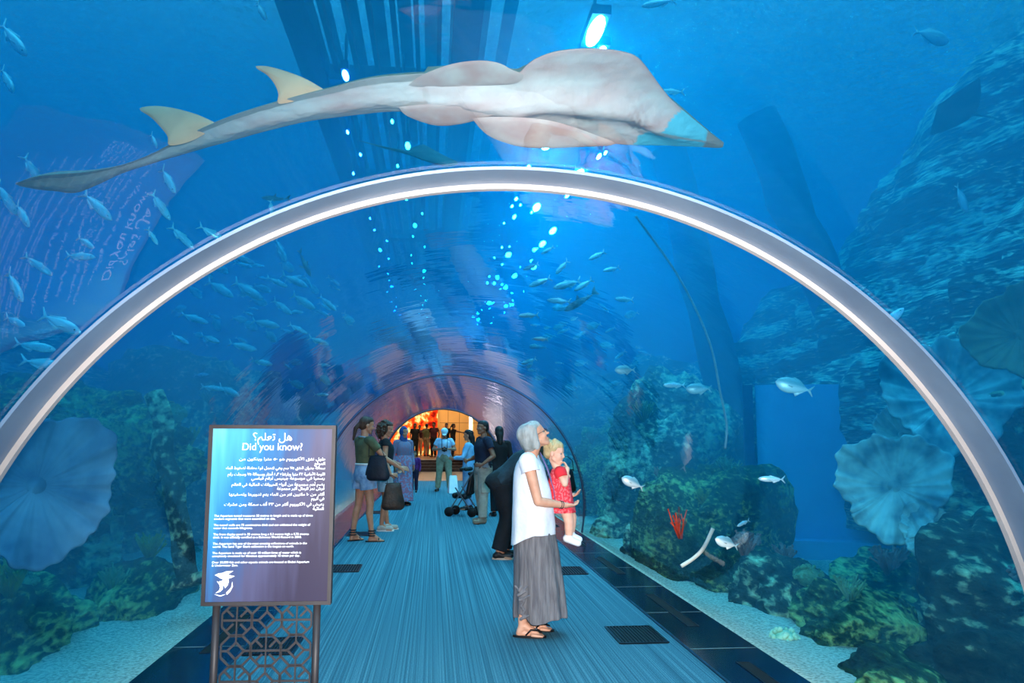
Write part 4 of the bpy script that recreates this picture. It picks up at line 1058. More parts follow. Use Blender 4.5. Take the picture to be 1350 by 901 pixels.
fish(824, 488, 28, 180, 8, 'single pale fish left of the pale reflected line, above the dark cave', kind='plump')
fish(921, 513, 34, 180, 7.2, 'grey-green fish close to the lower part of the pale reflected line', kind='plump', toward=.1)
fish(889, 508, 30, 180, 7.6, 'thin teal fish directly left of the grey-green fish by the reflected line', kind='silver')
fish(1047, 510, 50, 195, 5.6, 'pale fish with dark eye facing left above the blue alcove', kind='plump', toward=.2)
fish(1017, 632, 34, 180, 5.8, 'white-sided fish facing left in front of the blue alcove', kind='silver', toward=.2)
fish(1172, 424, 56, -42, 5.2, 'silver fish crossing behind the near ring on the right', kind='silver', toward=0)
fish(834, 637, 32, 205, 8, 'light blue fish low down beside the reef, right of the toddler', kind='plump')
fish(958, 716, 34, 200, 6.4, 'pale blue-green fish close to the reef foot by the white tube', kind='plump')
fish(885, 121, 36, 182, 5.4, 'small green and blue fish just right of the ray, above its snout', kind='silver', toward=.1)
fish(1228, 48, 56, 15, 6, 'dark teal striped fish at upper right beside the rock face', kind='plump', toward=.1)
fish(1268, 262, 44, 62, 5.4, 'teal fish swimming down in front of the rock face at right', kind='plump', toward=.2)
fish(868, 4, 50, 165, 6, 'silver fish at the top edge of the water right of the white lamp glare', kind='silver')
fish(345, 15, 36, 60, 5.6, 'glowing white fish at the top left of the dark gantry', kind='silver')
fish(363, 262, 34, 182, 6.4, 'dark round-bodied fish just above the ring, left of the gantry', kind='shark')
fish(402, 348, 34, 70, 8.5, 'dark fish swimming down left of the gantry under the ring', kind='shark')
fish(980, 690, 20, 160, 7, 'tiny pale fish over the reef below the pale reflected line', kind='silver')
for i, (px, py, wpx, Y, lb) in enumerate(((570, 208, 95, 6.0, 'teal stingray seen from below between the gantry and the ring'), (1262, 145, 100, 7.0, 'dim blue stingray in front of the rock face at upper right'))):
    p = at(px, py, Y=Y); w_ = wpx / FL * Y; r = empty('stingray', p, math.radians(25 if i == 0 else 200), lb, 'ray'); r.rotation_euler = (math.radians(35), 0, r.rotation_euler.z)
    V = []; Fc = []; n1, n2 = 24, 16
    for a in range(n1 + 1):
        t = -1 + 2 * a / n1; xf = .42 * (1 - abs(t)) ** .8; xb = -.38 * (1 - abs(t) ** 1.6)
        for sdd in (1, -1):
            for b_ in range(n2 + 1):
                q = b_ / n2; x = xb + (xf - xb) * q + .02 * t * t; e = math.sin(PI * q) ** .6 * (1 - abs(t)) ** .7
                V.append((x * w_, t * .5 * w_, (sdd * .055 * e + .05 * t * t) * w_))
    S2 = 2 * (n2 + 1)
    for a in range(n1):
        for sdd in (0, 1):
            for b_ in range(n2):
                k = a * S2 + sdd * (n2 + 1) + b_; f_ = (k, k + 1, k + 1 + S2, k + S2); Fc.append(f_ if sdd else f_[::-1])
    pymesh('body', V, Fc, mat('ray hide', srgb(70, 120, 120), srgb(50, 96, 104), scale=5, rough=.7), r)
    MB().tube([(-.3 * w_, 0, 0), (-.7 * w_, .03 * w_, 0), (-1.1 * w_, .02 * w_, .03 * w_)], [.03 * w_, .015 * w_, .004 * w_], 8).build('tail', mat('ray hide', (0, 0, 0, 1)), r, True)
# ------------------------------------------------------------------ reef
def rock_mat(name, a, b, c, stretch=(1, .28, 1), s=1.6):
    mt, n, out = nt(name); L = n.links.new
    bs = N(n, 'ShaderNodeBsdfPrincipled', Roughness=.9); bs.inputs['Specular IOR Level'].default_value = .15
    tc = N(n, 'ShaderNodeTexCoord'); gm = N(n, 'ShaderNodeNewGeometry'); mp = N(n, 'ShaderNodeMapping'); mp.inputs['Scale'].default_value = stretch; L(gm.outputs['Position'], mp.inputs[0])
    n1 = N(n, 'ShaderNodeTexNoise', Scale=s, Detail=7); L(mp.outputs[0], n1.inputs['Vector'])
    n2 = N(n, 'ShaderNodeTexNoise', Scale=s * 9, Detail=5); L(mp.outputs[0], n2.inputs['Vector'])
    m1 = N(n, 'ShaderNodeMath', operation='MULTIPLY_ADD'); L(n1.outputs[0], m1.inputs[0]); m1.inputs[1].default_value = .52
    m2 = N(n, 'ShaderNodeMath', operation='MULTIPLY'); L(n2.outputs[0], m2.inputs[0]); m2.inputs[1].default_value = .48; L(m2.outputs[0], m1.inputs[2])
    L(ramp(n, m1.outputs[0], [(.38, a), (.5, b), (.61, c)]), bs.inputs['Base Color'])  # lightest tone: encrusting patches, plus highlight streaks and flecks painted in
    bp = N(n, 'ShaderNodeBump', Strength=1, Distance=.16); L(m1.outputs[0], bp.inputs['Height']); L(bp.outputs[0], bs.inputs['Normal'])
    L(bs.outputs[0], out.inputs[0]); return mt
RM1 = rock_mat('reef rock', srgb(12, 18, 20), srgb(44, 56, 48), srgb(190, 215, 170))
RM2 = rock_mat('mossy reef rock', srgb(10, 20, 14), srgb(44, 66, 38), srgb(160, 186, 110), s=2.4)
RM3 = rock_mat('striated cliff rock', srgb(8, 16, 20), srgb(44, 62, 58), srgb(235, 250, 210), stretch=(1.6, .16, 2.2), s=1.5)
ROCKS = []
def rock(c, r, label, mt=None, rz=0, seed=0, rough=.28, sub=5, name='reef_rock', group=None, lock=None, cat='rock', stri=1):
    bm = bmesh.new(); bmesh.ops.create_icosphere(bm, subdivisions=sub, radius=1)
    sv = Vector((seed * 7.3, seed * 3.1, seed * 1.7)); Rz = Matrix.Rotation(math.radians(rz), 3, 'Z')
    mn = min(r)
    for v in bm.verts:
        d = v.co.copy(); q = Vector((d.x * r[0], d.y * r[1] / stri, d.z * r[2]))
        f = noise.fractal(q * .9 / max(.5, mn) + sv, .9, 2.1, 6) * rough * 1.4 + abs(noise.noise(q * 2.2 + sv)) * rough * -.5 + noise.noise(q * 6 / max(.6, mn) + sv) * rough * .22 + noise.noise(q * 13 / max(.6, mn) + sv) * rough * .12 + .1
        p = d * (1 + f); p = Vector((p.x * r[0], p.y * r[1], p.z * r[2])); p = Vector(c) + Rz @ p
        # never through the tunnel
        dx, dz = p.x - TX, p.z - TZ; q_ = math.hypot(dx, dz); lim = TR + .12
        if q_ < lim and p.z > 0: p.x = TX + dx / q_ * lim; p.z = TZ + dz / q_ * lim
        if p.z <= 0 and abs(dx) < 2.2: p.x = TX + math.copysign(2.2, dx)
        v.co = p
    me = bpy.data.meshes.new(name); bm.to_mesh(me); bm.free()
    me.transform(Matrix.Translation(-Vector(c)))
    o = link(name, me, mt or RM1); o.location = c; tag(o, label, cat, group); ROCKS.append(o); return o

# right hand side: the long cliff whose ridge falls away down the tank
rock((7.3, 9.3, 2.3), (2.3, 3.0, 3.4), 'towering striated rock face at the upper right edge', RM3, seed=1, rough=.22, sub=6, name='rock_face', stri=3)
rock((7.1, 13.8, 1.4), (2.1, 3.6, 2.5), 'long sloping rock ridge behind the ring on the right', RM3, seed=2, rough=.22, sub=6, name='rock_face', stri=3)
rock((6.0, 20.0, 1.1), (2.0, 4.5, 2.2), 'distant dark rock ridge sloping down right of the tunnel', RM3, seed=3, rough=.24, name='rock_face', stri=3)
rock((5.4, 24.6, .8), (1.7, 2.7, 2.2), 'furthest rock ridge near the right end of the tunnel', RM3, seed=4, name='rock_face', stri=3)
rock((4.25, 4.9, -.25), (1.15, 1.2, 1.05), 'big dark rounded boulder at the lower right corner', RM1, seed=5, sub=6)
rock((5.1, 6.5, 1.0), (.75, .9, .85), 'rough boulder carrying the ruffled plate corals on the right', RM1, seed=6)
rock((6.3, 6.6, 2.6), (1.1, 1.3, 1.1), 'rock bulge behind the brown fan coral at the right edge', RM3, seed=21)
rock((3.35, 9.6, .2), (.8, 1.2, .95), 'mossy boulder with dark hollow, left of the blue alcove', RM2, seed=7)
rock((3.8, 12.6, .8), (.95, 1.6, 1.45), 'dark cave rock rising behind the toddler to the right', RM1, seed=8)
rock((3.9, 15.5, .5), (1.1, 1.9, 1.3), 'rounded reef rock beyond the cave rock on the right', RM2, seed=9)
rock((3.7, 20, .4), (1.0, 2.2, 1.2), 'low reef rock far along the right glass', RM1, seed=10)
for i, (x, y, z, s_, l) in enumerate([(3.25, 6.2, -.02, .42, 'low rubble mound nearest the stone border on the right'), (3.2, 7.4, .0, .45, 'green-crusted mound below the blue alcove'), (3.15, 8.5, .05, .45, 'craggy mound beside the white tube on the right'), (2.95, 10.6, .0, .42, 'low mound along the right glass behind the skirt'), (4.3, 7.2, .0, .5, 'dark ledge stone at the foot of the blue alcove'), (2.9, 12.6, .0, .4, 'small mound along the right glass behind the toddler'), (2.9, 5.0, -.1, .32, 'little stone at the bottom right beside the border')]):
    rock((x, y, z), (s_, s_ * 1.5, s_ * .8), l, [RM2, RM1][i % 2], seed=30 + i, sub=5)
# left hand side
rock((-4.3, 9.2, 1.35), (1.35, 1.7, .75), 'broad mossy dome-shaped rock under the bright reflection on the left', RM2, seed=11, sub=6)
rock((-4.4, 9.0, .1), (.9, 1.2, 1.2), 'dark rock pillar holding up the mossy dome on the left', RM1, seed=12)
rock((-3.3, 4.2, -.2), (.75, .8, 1.05), 'black boulder at the lower left corner', RM1, seed=13, sub=6)
rock((-3.15, 6.3, -.1), (.55, .8, .5), 'mossy stone near the bottom left, on the sand', RM2, seed=14)
rock((-4.2, 6.6, .2), (.9, .9, 1.0), 'dark rock behind the large leaf coral on the left', RM1, seed=15)
rock((-3.9, 12.5, .5), (1.1, 1.6, 1.2), 'dim rock seen just left of the sign top', RM1, seed=16)
rock((-4.6, 16.5, 1.1), (1.6, 2.2, 1.9), 'rock stack behind the dense shoal on the left', RM1, seed=17)
rock((-4.0, 22.0, .8), (1.3, 2.6, 1.6), 'far rock beside the left glass near the two friends', RM2, seed=18)
rock((-8.5, 14, 1.0), (2.4, 5, 2.6), 'great dark rock bank along the far left of the tank', RM3, seed=19, sub=6, name='rock_face', stri=3)
rock((-2.65, 7.9, -.02), (.36, .9, .34), 'long low rubble ridge beside the left glass behind the sign', RM2, seed=20)
# slanting trunk-like props
def prop(a, b, w, label, mt):
    a, b = Vector(a), Vector(b)
    if w > .2: a = b + (a - b) * ((6.3 - b.z) / (a.z - b.z)); b = b + (b - a) * .5
    r = empty('sloping_prop', b, 0, label, 'prop')
    k = 14; pts = [(a - b) * (i / (k - 1)) + Vector((.05 * noise.noise(Vector((i * .4, 1, 2))), 0, 0)) for i in range(k)]
    MB().tube(pts, [w * (1 + .15 * noise.noise(Vector((i * .7, 5, 1)))) for i in range(k)], 12).build('shaft', mt, r, True)
    MB().tube([pts[0] + Vector((0, 0, -.02)), pts[1] * .5], [w * 1.8, w * 1.3], 12).build('foot', mt, r, True)
navy = mat('dark blue painted steel', srgb(22, 56, 110), srgb(14, 40, 84), rough=.7)
prop(at(205, 520, Y=7.4), at(250, 770, Y=7.0), .09, 'dark leaning column left of the sign, rising from the sand', RM1)
prop(at(985, 120, Y=11), at(1095, 400, Y=11), .3, 'dark blue slanting pier in the blue water right of the ray snout', navy)
prop(at(905, 300, Y=12.5), at(965, 560, Y=12.5), .3, 'dark blue slanting pier beside the pale reflected line', navy)
# reflection of the tunnel edge built as a thin strand, and white tube
def rope(pts, r, label, name, mt, cat):
    P = catmull([np.array(p) for p in pts], 10); o = MB().tube([tuple(p) for p in P], r, 8).build(name, mt, None, True); tag(o, label, cat)
rope([at(838, 285, Y=7), at(885, 350, Y=7), at(916, 405, Y=7), at(938, 460, Y=7), at(950, 520, Y=7), at(958, 560, Y=7), at(956, 592, Y=7)], .011, 'thin pale reflection line modelled in the water on the right, curving down to the reef', 'reflected_line', mat('pale reflection line', srgb(150, 170, 180), rough=.8, bump=.5), 'rope')
rope([at(940, 697, Y=7.2), at(928, 722, Y=7.2), at(915, 736, Y=7.2), at(898, 747, Y=7.2)], .018, 'short bleached white tube lying on the reef at right', 'bleached_tube', mat('bleached white', srgb(225, 220, 205), rough=.8), 'tube')

# ---- corals
def leaf_coral(c, r, face, label, mt, lobes=9, ruffle=.14, seed=0, cup=.35, spread=2 * PI):
    """ruffled, ribbed, cupped sheet of coral on a short stalk"""
    root = empty('plate_coral', c, 0, label, 'coral'); f = Vector(face).normalized(); x = f.orthogonal().normalized(); y = f.cross(x)
    nr, na = 26, 150; V = []; Fc = []
    rr = random.Random(seed); ph = [rr.uniform(0, 6.28) for _ in range(4)]
    for i in range(nr + 1):
        t = i / nr
        for j in range(na + 1):
            a = spread * j / na
            out = 1 + .045 * math.sin(lobes * a + ph[0]) * t + .10 * math.sin(3 * a + ph[1]) + .02 * math.sin(23 * a + ph[2]) * t
            R_ = r * t * out
            z = cup * r * t ** 1.8 + ruffle * .6 * r * t ** 2.5 * math.sin(lobes * a + ph[0] + 1) + .05 * r * t ** 2 * math.sin(2.6 * lobes * a + ph[3]) + .012 * r * math.sin(34 * a) * t - .05 * r * a / spread
            V.append(x * R_ * math.cos(a) + y * R_ * math.sin(a) + f * (z - cup * r * .4))
    for i in range(nr):
        for j in range(na):
            k = i * (na + 1) + j; Fc.append((k, k + na + 1, k + na + 2, k + 1))
    o = pymesh('blade', V, Fc, mt, root); s = o.modifiers.new('s', 'SOLIDIFY'); s.thickness = .018
    MB().tube([-f * cup * r * .4, -f * r * .5, -f * r * .75 + Vector((0, 0, -.1))], [r * .12, r * .16, r * .25], 12).build('stalk', mt, root, True)
    return root
cor = mat('blue-grey plate coral', srgb(170, 205, 200), srgb(84, 116, 124), scale=5, rough=.85, bump=.4)
cor2 = mat('brown plate coral', srgb(150, 130, 96), srgb(116, 104, 74), scale=6, rough=.85, bump=.4)
leaf_coral(at(1178, 640, Y=5.9), .40, (-.75, -1, .25), 'large ruffled plate coral facing the tunnel, left of the ring at right', cor, 9, .12, 1)
leaf_coral(at(1252, 520, Y=6.2), .52, (-.5, -1, .5), 'tall ruffled plate coral crossing behind the near ring on the right', cor, 7, .16, 2, .25)
leaf_coral(at(1345, 440, Y=5.6), .36, (-.6, -1, .2), 'brown fan-shaped plate coral at the right edge', cor2, 8, .1, 3, .25)
leaf_coral(at(1225, 700, Y=5.7), .20, (-.6, -1, .6), 'small crinkled plate coral under the large ruffled one', cor, 7, .2, 4, .4)
leaf_coral(at(50, 640, Y=4.9), .42, (.7, -1, .1), 'large smooth leaf-shaped coral at the left, inside the ring', mat('slate blue coral', srgb(100, 140, 165), srgb(50, 84, 116), scale=3, rough=.85), 5, .08, 5, .2)
leaf_coral(at(1190, 570, Y=6.5), .22, (-.3, -1, .6), 'little cupped plate coral between the two big ruffled ones', cor, 6, .2, 8, .5)
bpy.context.view_layer.update()
from mathutils.bvhtree import BVHTree
TREES = [(o, BVHTree.FromObject(o, bpy.context.evaluated_depsgraph_get()), o.matrix_world.inverted()) for o in ROCKS]
def drop(x, y, z=6):
    best = 0.0
    for o, t, mi in TREES:
        h = t.ray_cast(mi @ Vector((x, y, z)), Vector((0, 0, -1)))
        if h[0] is not None: best = max(best, (o.matrix_world @ h[0]).z)
    return best
def branch_mesh(name, seed, n=16, h=.22, mt=None):
    rr = random.Random(seed); b = MB()
    for i in range(n):
        a = rr.uniform(0, 6.28); q = rr.uniform(.1, .9); L_ = h * rr.uniform(.6, 1)
        p0 = Vector((.02 * math.cos(a), .02 * math.sin(a), 0)); p1 = Vector((math.cos(a) * q * h * .5, math.sin(a) * q * h * .5, L_ * .6)); p2 = p1 + Vector((math.cos(a + .6) * .05, math.sin(a + .6) * .05, L_ * .45)); p3 = p1 + Vector((math.cos(a - .9) * .06, math.sin(a - .9) * .06, L_ * .3))
        b.tube([p0, p1, p2], [.014, .011, .007], 6); b.tube([p1, p3], [.010, .006], 6); b.ball(p2, .011, 6, 4); b.ball(p3, .01, 6, 4)
    me = bpy.data.meshes.new(name); me.from_pydata(b.V, [], b.F); me.polygons.foreach_set('use_smooth', [True] * len(me.polygons)); me.materials.append(mt); return me
def bubble_mesh(name, seed, mt, n=46, r=.12, br=.022):
    rr = random.Random(seed); b = MB(); b.ball((0, 0, 0), (r * .9, r * .9, r * .7), 14, 8)
    for i in range(n):
        u = rr.uniform(-.1, 1); a = rr.uniform(0, 6.28); q = math.sqrt(max(0, 1 - u * u)); b.ball((r * q * math.cos(a), r * q * math.sin(a), r * .8 * u), br * rr.uniform(.7, 1.2), 8, 5)
    me = bpy.data.meshes.new(name); me.from_pydata(b.V, [], b.F); me.polygons.foreach_set('use_smooth', [True] * len(me.polygons)); me.materials.append(mt); return me
cm_g = mat('sage coral', srgb(110, 150, 110), srgb(70, 110, 80), rough=.9); cm_p = mat('pink-brown coral', srgb(170, 120, 110), srgb(120, 84, 80), rough=.9); cm_w = mat('white-green anemone', srgb(190, 225, 190), srgb(120, 180, 150), rough=.8); cm_o = mat('orange-red reflection', srgb(236, 84, 44), srgb(190, 50, 30), rough=.8); cm_y = mat('olive weed', srgb(126, 140, 50), srgb(84, 100, 36), rough=.9)
def coral(me, x, y, sc, label, name='branching_coral', group=None, dz=-.02):
    z = drop(x, y); o = bpy.data.objects.new(name, me); COL.objects.link(o); o.location = (x, y, z + dz); o.scale = (sc,) * 3; o.rotation_euler = (0, 0, rnd.uniform(0, 6)); return tag(o, label, 'coral', group)
B1 = branch_mesh('branching_coral', 1, mt=cm_g); B2 = branch_mesh('branching_coral', 2, 22, .2, cm_p); B3 = branch_mesh('weed_tuft', 3, 26, .26, cm_y); Q1 = bubble_mesh('bubble_coral', 1, cm_w); Q2 = bubble_mesh('brain_coral', 2, cm_g, 90, .14, .016); Q3 = bubble_mesh('brain_coral', 3, cm_p, 80, .13, .016); S1 = branch_mesh('orange_reflection', 7, 9, .34, cm_o)
g = at(1033, 800, Y=6.1); coral(Q1, g.x, g.y, .9, 'cluster of pale green bubble coral below the blue alcove', 'bubble_coral')
coral(B2, 4.05, 6.9, 1.3, 'bushy pink-brown coral beneath the large ruffled plate coral')
coral(B3, 4.35, 7.0, 1.0, 'yellow-green weed tuft right of the bushy pink-brown coral', 'weed_tuft')
g = at(897, 690, Y=7.9); o = coral(S1, g.x, g.y, .8, 'bright orange-red reflection modelled as a sprig on the reef right of the toddler', 'orange_reflection'); o.location.z = max(o.location.z, g.z - .15)  # sprig added in place of a red reflection in the acrylic
CP = [(3.2, 6.0), (3.3, 6.9), (3.05, 7.7), (3.3, 8.3), (3.1, 9.0), (3.5, 9.3), (3.8, 9.9), (3.0, 10.4), (3.3, 11.0), (3.2, 11.9), (2.9, 12.8), (3.4, 14.0), (3.1, 15.5), (3.6, 4.6), (4.2, 5.4), (3.9, 5.0), (4.6, 6.5), (3.5, 7.8), (3.9, 8.9)]
for i, (x, y) in enumerate(CP): 
    me, nm, lb = [(B1, 'branching_coral', 'sage green branching coral'), (Q2, 'brain_coral', 'green knobbly brain coral'), (B2, 'branching_coral', 'pink-brown branching coral'), (Q3, 'brain_coral', 'brown knobbly brain coral'), (B3, 'weed_tuft', 'olive weed tuft')][i % 5]
    coral(me, x, y, rnd.uniform(.7, 1.2), lb + ' on the reef along the right glass', nm, lb + 's on the right reef')
for i, (x, y) in enumerate([(-2.9, 6.0), (-3.1, 6.6), (-2.7, 7.3), (-2.65, 8.0), (-2.7, 8.6), (-3.2, 5.2), (-3.3, 4.5), (-3.9, 8.6), (-4.5, 9.6), (-2.8, 9.4), (-3.1, 11.0), (-3.4, 12.4)]):
    me, nm, lb = [(B3, 'weed_tuft', 'olive weed tuft'), (Q2, 'brain_coral', 'green knobbly brain coral'), (B1, 'branching_coral', 'sage green branching coral')][i % 3]
    coral(me, x, y, rnd.uniform(.7, 1.2), lb + ' on the rocks along the left glass', nm, lb + 's on the left rocks')

# ---- sand
def sand_grid(x0, x1, name, near):
    nx, ny = 60, 160; V = []; Fc = []
    for i in range(nx + 1):
        x = x0 + (x1 - x0) * i / nx; dd = abs(x - near)
        for j in range(ny + 1):
            y = -2.4 + 31.2 * j / ny
            z = -.004 + min(1, dd / .5) * (.05 * noise.noise(Vector((x * 1.3, y * .9, 3))) + .02 * noise.noise(Vector((x * 5, y * 5, 1)))) + .05 * min(6, dd) * .4
            V.append((x, y, z))
    for i in range(nx):
        for j in range(ny):
            k = i * (ny + 1) + j; Fc.append((k, k + ny + 1, k + ny + 2, k + 1))
    o = pymesh(name, V, Fc, mat('pale coral sand', srgb(200, 200, 180), srgb(130, 138, 122), scale=40, rough=.95, bump=.9, bscale=45, contrast=(.3, .6)))
    tag(o, 'pale speckled sand on the tank floor ' + ('left' if x0 < 0 else 'right') + ' of the tunnel', 'sand', kind='stuff')
sand_grid(-12.9, XL - .035, 'sand', XL); sand_grid(XR + .035, 14.9, 'sand', XR)

# ---- tank walls, water surface, gantry, lamp and glitter points
wp = mat('blue painted tank wall', srgb(50, 150, 220), srgb(36, 130, 205), scale=.6, rough=.9)
for nm, c, sz in (('wall_left', (-13.1, 13, 3), (.2, 32, 7.4)), ('wall_right', (15.1, 13, 3), (.2, 32, 7.4))):
    o = MB().box(c, sz).build(nm, wp); tag(o, kind='structure')
b = MB(); P = arc_pts(TR + .01, 64, 0.0); q = [(-13.2, -.6), (-13.2, 6.7), (15.2, 6.7), (15.2, -.6)]
bm = bmesh.new()
h_ = [bm.verts.new((x, 28.95, z)) for x, z in [(P[0][0], -.2)] + P + [(P[-1][0], -.2)]]; o_ = [bm.verts.new((x, 28.95, z)) for x, z in q]
bmesh.ops.triangle_fill(bm, edges=[bm.edges.new((s_[i], s_[(i + 1) % len(s_)])) for s_ in (h_, o_) for i in range(len(s_))], use_beauty=True)
me = bpy.data.meshes.new('wall_back'); bm.to_mesh(me); bm.free(); o = link('wall_back', me, wp, smooth=False); tag(o, kind='structure')
s_ = o.modifiers.new('s', 'SOLIDIFY'); s_.thickness = -.04
# light grey blue service panel standing in the alcove
pn = empty('service_panel', (4.95, 9.7, 0), math.radians(-18), 'flat pale blue service panel standing in the alcove at right', 'panel')
pm = mat('pale blue panel', srgb(120, 190, 230), srgb(96, 170, 215), scale=1, rough=.8)
MB().box((0, 0, 1.1), (1.7, .12, 2.2)).build('board', pm, pn); MB().box((0, 0, .14), (2.4, .7, .28)).build('plinth', pm, pn); MB().box((-.95, -.02, 1.1), (.12, .2, 2.2)).build('edge_post', navy, pn)

def surface_mat():
    mt, n, out = nt('rippled water surface'); L = n.links.new
    gm = N(n, 'ShaderNodeNewGeometry'); mp = N(n, 'ShaderNodeMapping'); mp.inputs['Scale'].default_value = (1.3, .8, 1); L(gm.outputs['Position'], mp.inputs[0])
    nz = N(n, 'ShaderNodeTexNoise', Scale=5.0, Detail=4); L(mp.outputs[0], nz.inputs['Vector'])
    bp = N(n, 'ShaderNodeBump', Strength=1, Distance=.3); L(nz.outputs[0], bp.inputs['Height'])
    fr = N(n, 'ShaderNodeLayerWeight', Blend=.72)
    gl = N(n, 'ShaderNodeBsdfGlossy', Roughness=.02); L(bp.outputs[0], gl.inputs['Normal'])
    tr = N(n, 'ShaderNodeBsdfTransparent'); mx = N(n, 'ShaderNodeMixShader'); L(fr.outputs['Facing'], mx.inputs[0]); L(tr.outputs[0], mx.inputs[1]); L(gl.outputs[0], mx.inputs[2]); L(mx.outputs[0], out.inputs[0]); return mt
o = MB().box((1, 13, 6.52), (27.8, 31, .01)).build('ceiling', surface_mat()); tag(o, kind='structure')

G = empty('gantry', (-.65, 14, 6.0), 0, 'dark blue slatted gantry hanging over the tunnel, left of the ceiling glitter points', 'gantry')
for x in (-.85, .95): MB().box((x, 0, 0), (.30, 22, .30)).build('main_beam', navy, G)
for y in (-9.5, -4.3, -.4, 3.6, 7.6): MB().box((.05, y, .0), (1.8, .3, .2)).build('cross_beam', navy, G)
for i in range(6): MB().box((-.6 + i * .25, 0, .05), (.05, 22, .12)).build('slat', navy, G)
DK = MB(); [DK.box((-.95 + .3 * q, 0, .36), (.15, 22, .05)) for q in range(9)]; DK.build('deck', mat('sea-green deck', srgb(60, 170, 190), srgb(40, 140, 170), scale=2, rough=.8), G)
em = {}
for nm, c, s_ in (('white lamp and glint glow', (1, .95, .95, 1), 420), ('violet glint glow', (.6, .3, 1, 1), 160), ('green glint glow', (.5, 1, .6, 1), 90)):
    mt, n, out = nt(nm); e_ = N(n, 'ShaderNodeEmission', Strength=s_); e_.inputs[0].default_value = c; n.links.new(e_.outputs[0], out.inputs[0]); em[nm] = mt
def lamp(x, y, z, m_, label, r=.10, group=None):
    L_ = empty('glint_lamp', (x, y, z), 0, label, 'lamp', group)
    hb_ = MB(); hb_.box((0, 0, .04), (r * 1.5, r * 5.2, .10)); hb_.box((0, 0, .10), (r, r * 3, .06)); hb_.build('housing', navy, L_); MB().ball((0, 0, -.02), (r * .62, r * 2.5, r * .35), 12, 8).build('lens', em[m_], L_, True)
    MB().tube([(0, 0, .10), (0, 0, .5)], .02, 6).build('stem', navy, L_)
lamp(1.62, 7.75, 5.75, 'white lamp and glint glow', 'brightest white underwater lamp, at the top edge above the ray head', r=.13)
for k in range(64): lamp(1.9 + rnd.uniform(-.55, .55), 8.6 + .32 * k + rnd.uniform(-.3, .3), 5.7 + rnd.uniform(-.2, .3), 'white lamp and glint glow', 'white glowing stand-in for surface glitter in the row right of the gantry', r=[.10, .035, .06, .03][k % 4] * (1.35 if 7 < k < 16 else 1), group='white glitter points right of the gantry')  # added glowing points imitate glitter on the water surface
for k in range(44): lamp(-1.2 + .75 * (k % 2) + rnd.uniform(-.2, .2), 9.0 + .44 * k, 5.72, ['violet glint glow', 'green glint glow'][k % 2], ['violet-blue glitter point added under the gantry', 'green-tinted glitter point added under the gantry'][k % 2], .06 if k % 5 == 0 else .03, ['violet glitter points under the gantry', 'green glitter points under the gantry'][k % 2])  # added violet and green points standing in for surface sparkles
# ------------------------------------------------------------------ vents and grilles in the floor
for i, (x, y, L_) in enumerate([(2.12, 7.15, 1.3), (2.12, 5.0, .9), (2.12, 9.6, 1.2), (2.12, 11.9, 1.2), (2.12, 14.3, 1.2)]):
    slot_vent(x, y, L_, ['long narrow slot vent in the right stone border beside the largest floor grille', 'slot vent in the right stone border at the bottom of the photo', 'slot vent in the right stone border just behind the skirt', 'slot vent in the right stone border level with the bending person', 'furthest slot vent in the right stone border'][i])
for i, (x, y, L_) in enumerate([(-1.56, 4.2, .8), (-1.56, 6.6, 1.2)]): slot_vent(x, y, L_, ['slot vent in the left stone border at the bottom, near the sign post', 'slot vent in the left stone border behind the sign lattice'][i])
grm = mat('black grille bars', srgb(12, 22, 30), srgb(6, 12, 18), rough=.35, metal=.4)
def grille(x, y, w, d, label):
    r = empty('floor_grille', (x, y, .003), 0, label, 'grille')
    MB().box((0, 0, 0), (w, d, .004)).build('pit', slotm, r)
    b = MB(); b.box((-w / 2, 0, .004), (.02, d, .008)); b.box((w / 2, 0, .004), (.02, d, .008)); b.box((0, -d / 2, .004), (w, .02, .008)); b.box((0, d / 2, .004), (w, .02, .008)); b.build('frame', grm, r)
    b = MB(); k = 14
    for i in range(1, k): b.box((-w / 2 + w * i / k, 0, .004), (.009, d, .007))
    b.build('bars', grm, r)
grille(1.585, 6.27, .36, .52, 'black square floor grille at right, nearest in the photo')
grille(1.53, 9.25, .42, .50, 'black floor grille behind the grey skirt on the right')
grille(-1.03, 9.6, .42, .50, 'black floor grille just right of the sign on the left')
grille(-1.13, 6.15, .34, .46, 'black floor grille seen through the lattice of the sign stand')
for y, l in ((12.9, 'dark red-brown floor grille by the feet of the person in olive'), (16.5, 'far floor grille on the left beyond the two friends')): grille(-1.12, y, .36, .5, l)
# ------------------------------------------------------------------ wet floor sign, pushchair
wf = empty('floor_sign', (.56, 22.1, 0), math.radians(8), 'small white A-frame floor sign right of the person in the white cap', 'sign')
wm_ = mat('white plastic', srgb(225, 235, 240), srgb(210, 224, 232), rough=.5)
for s in (-1, 1):
    V = [(-.13, s * .16, 0), (.13, s * .16, 0), (.10, s * .02, .46), (-.10, s * .02, .46)]; V += [(x, y - s * .012, z) for x, y, z in V]
    MB().add(V, [(0, 1, 2, 3), (7, 6, 5, 4), (0, 4, 5, 1), (1, 5, 6, 2), (2, 6, 7, 3), (3, 7, 4, 0)]).build('leaf', wm_, wf)
MB().bar((-.09, 0, .46), (.09, 0, .46), .035).build('hinge', wm_, wf)
pc = empty('pushchair', (.62, 15.75, 0), math.radians(160), 'black pushchair standing behind the boots of the person in navy', 'pushchair')
for x in (-.22, .24):
    for y in (-.2, .2):
        w_ = MB(); w_.tube([(x, y - .02, .09), (x, y + .02, .09)], .09, 18); w_ = w_.build('wheel', mat('black tyre', srgb(14, 14, 16), rough=.8), pc, True)
b = MB()
for y in (-.2, .2): b.bar((.24, y, .09), (-.30, y, .95), .022); b.bar((-.22, y, .09), (.12, y, .55), .022)
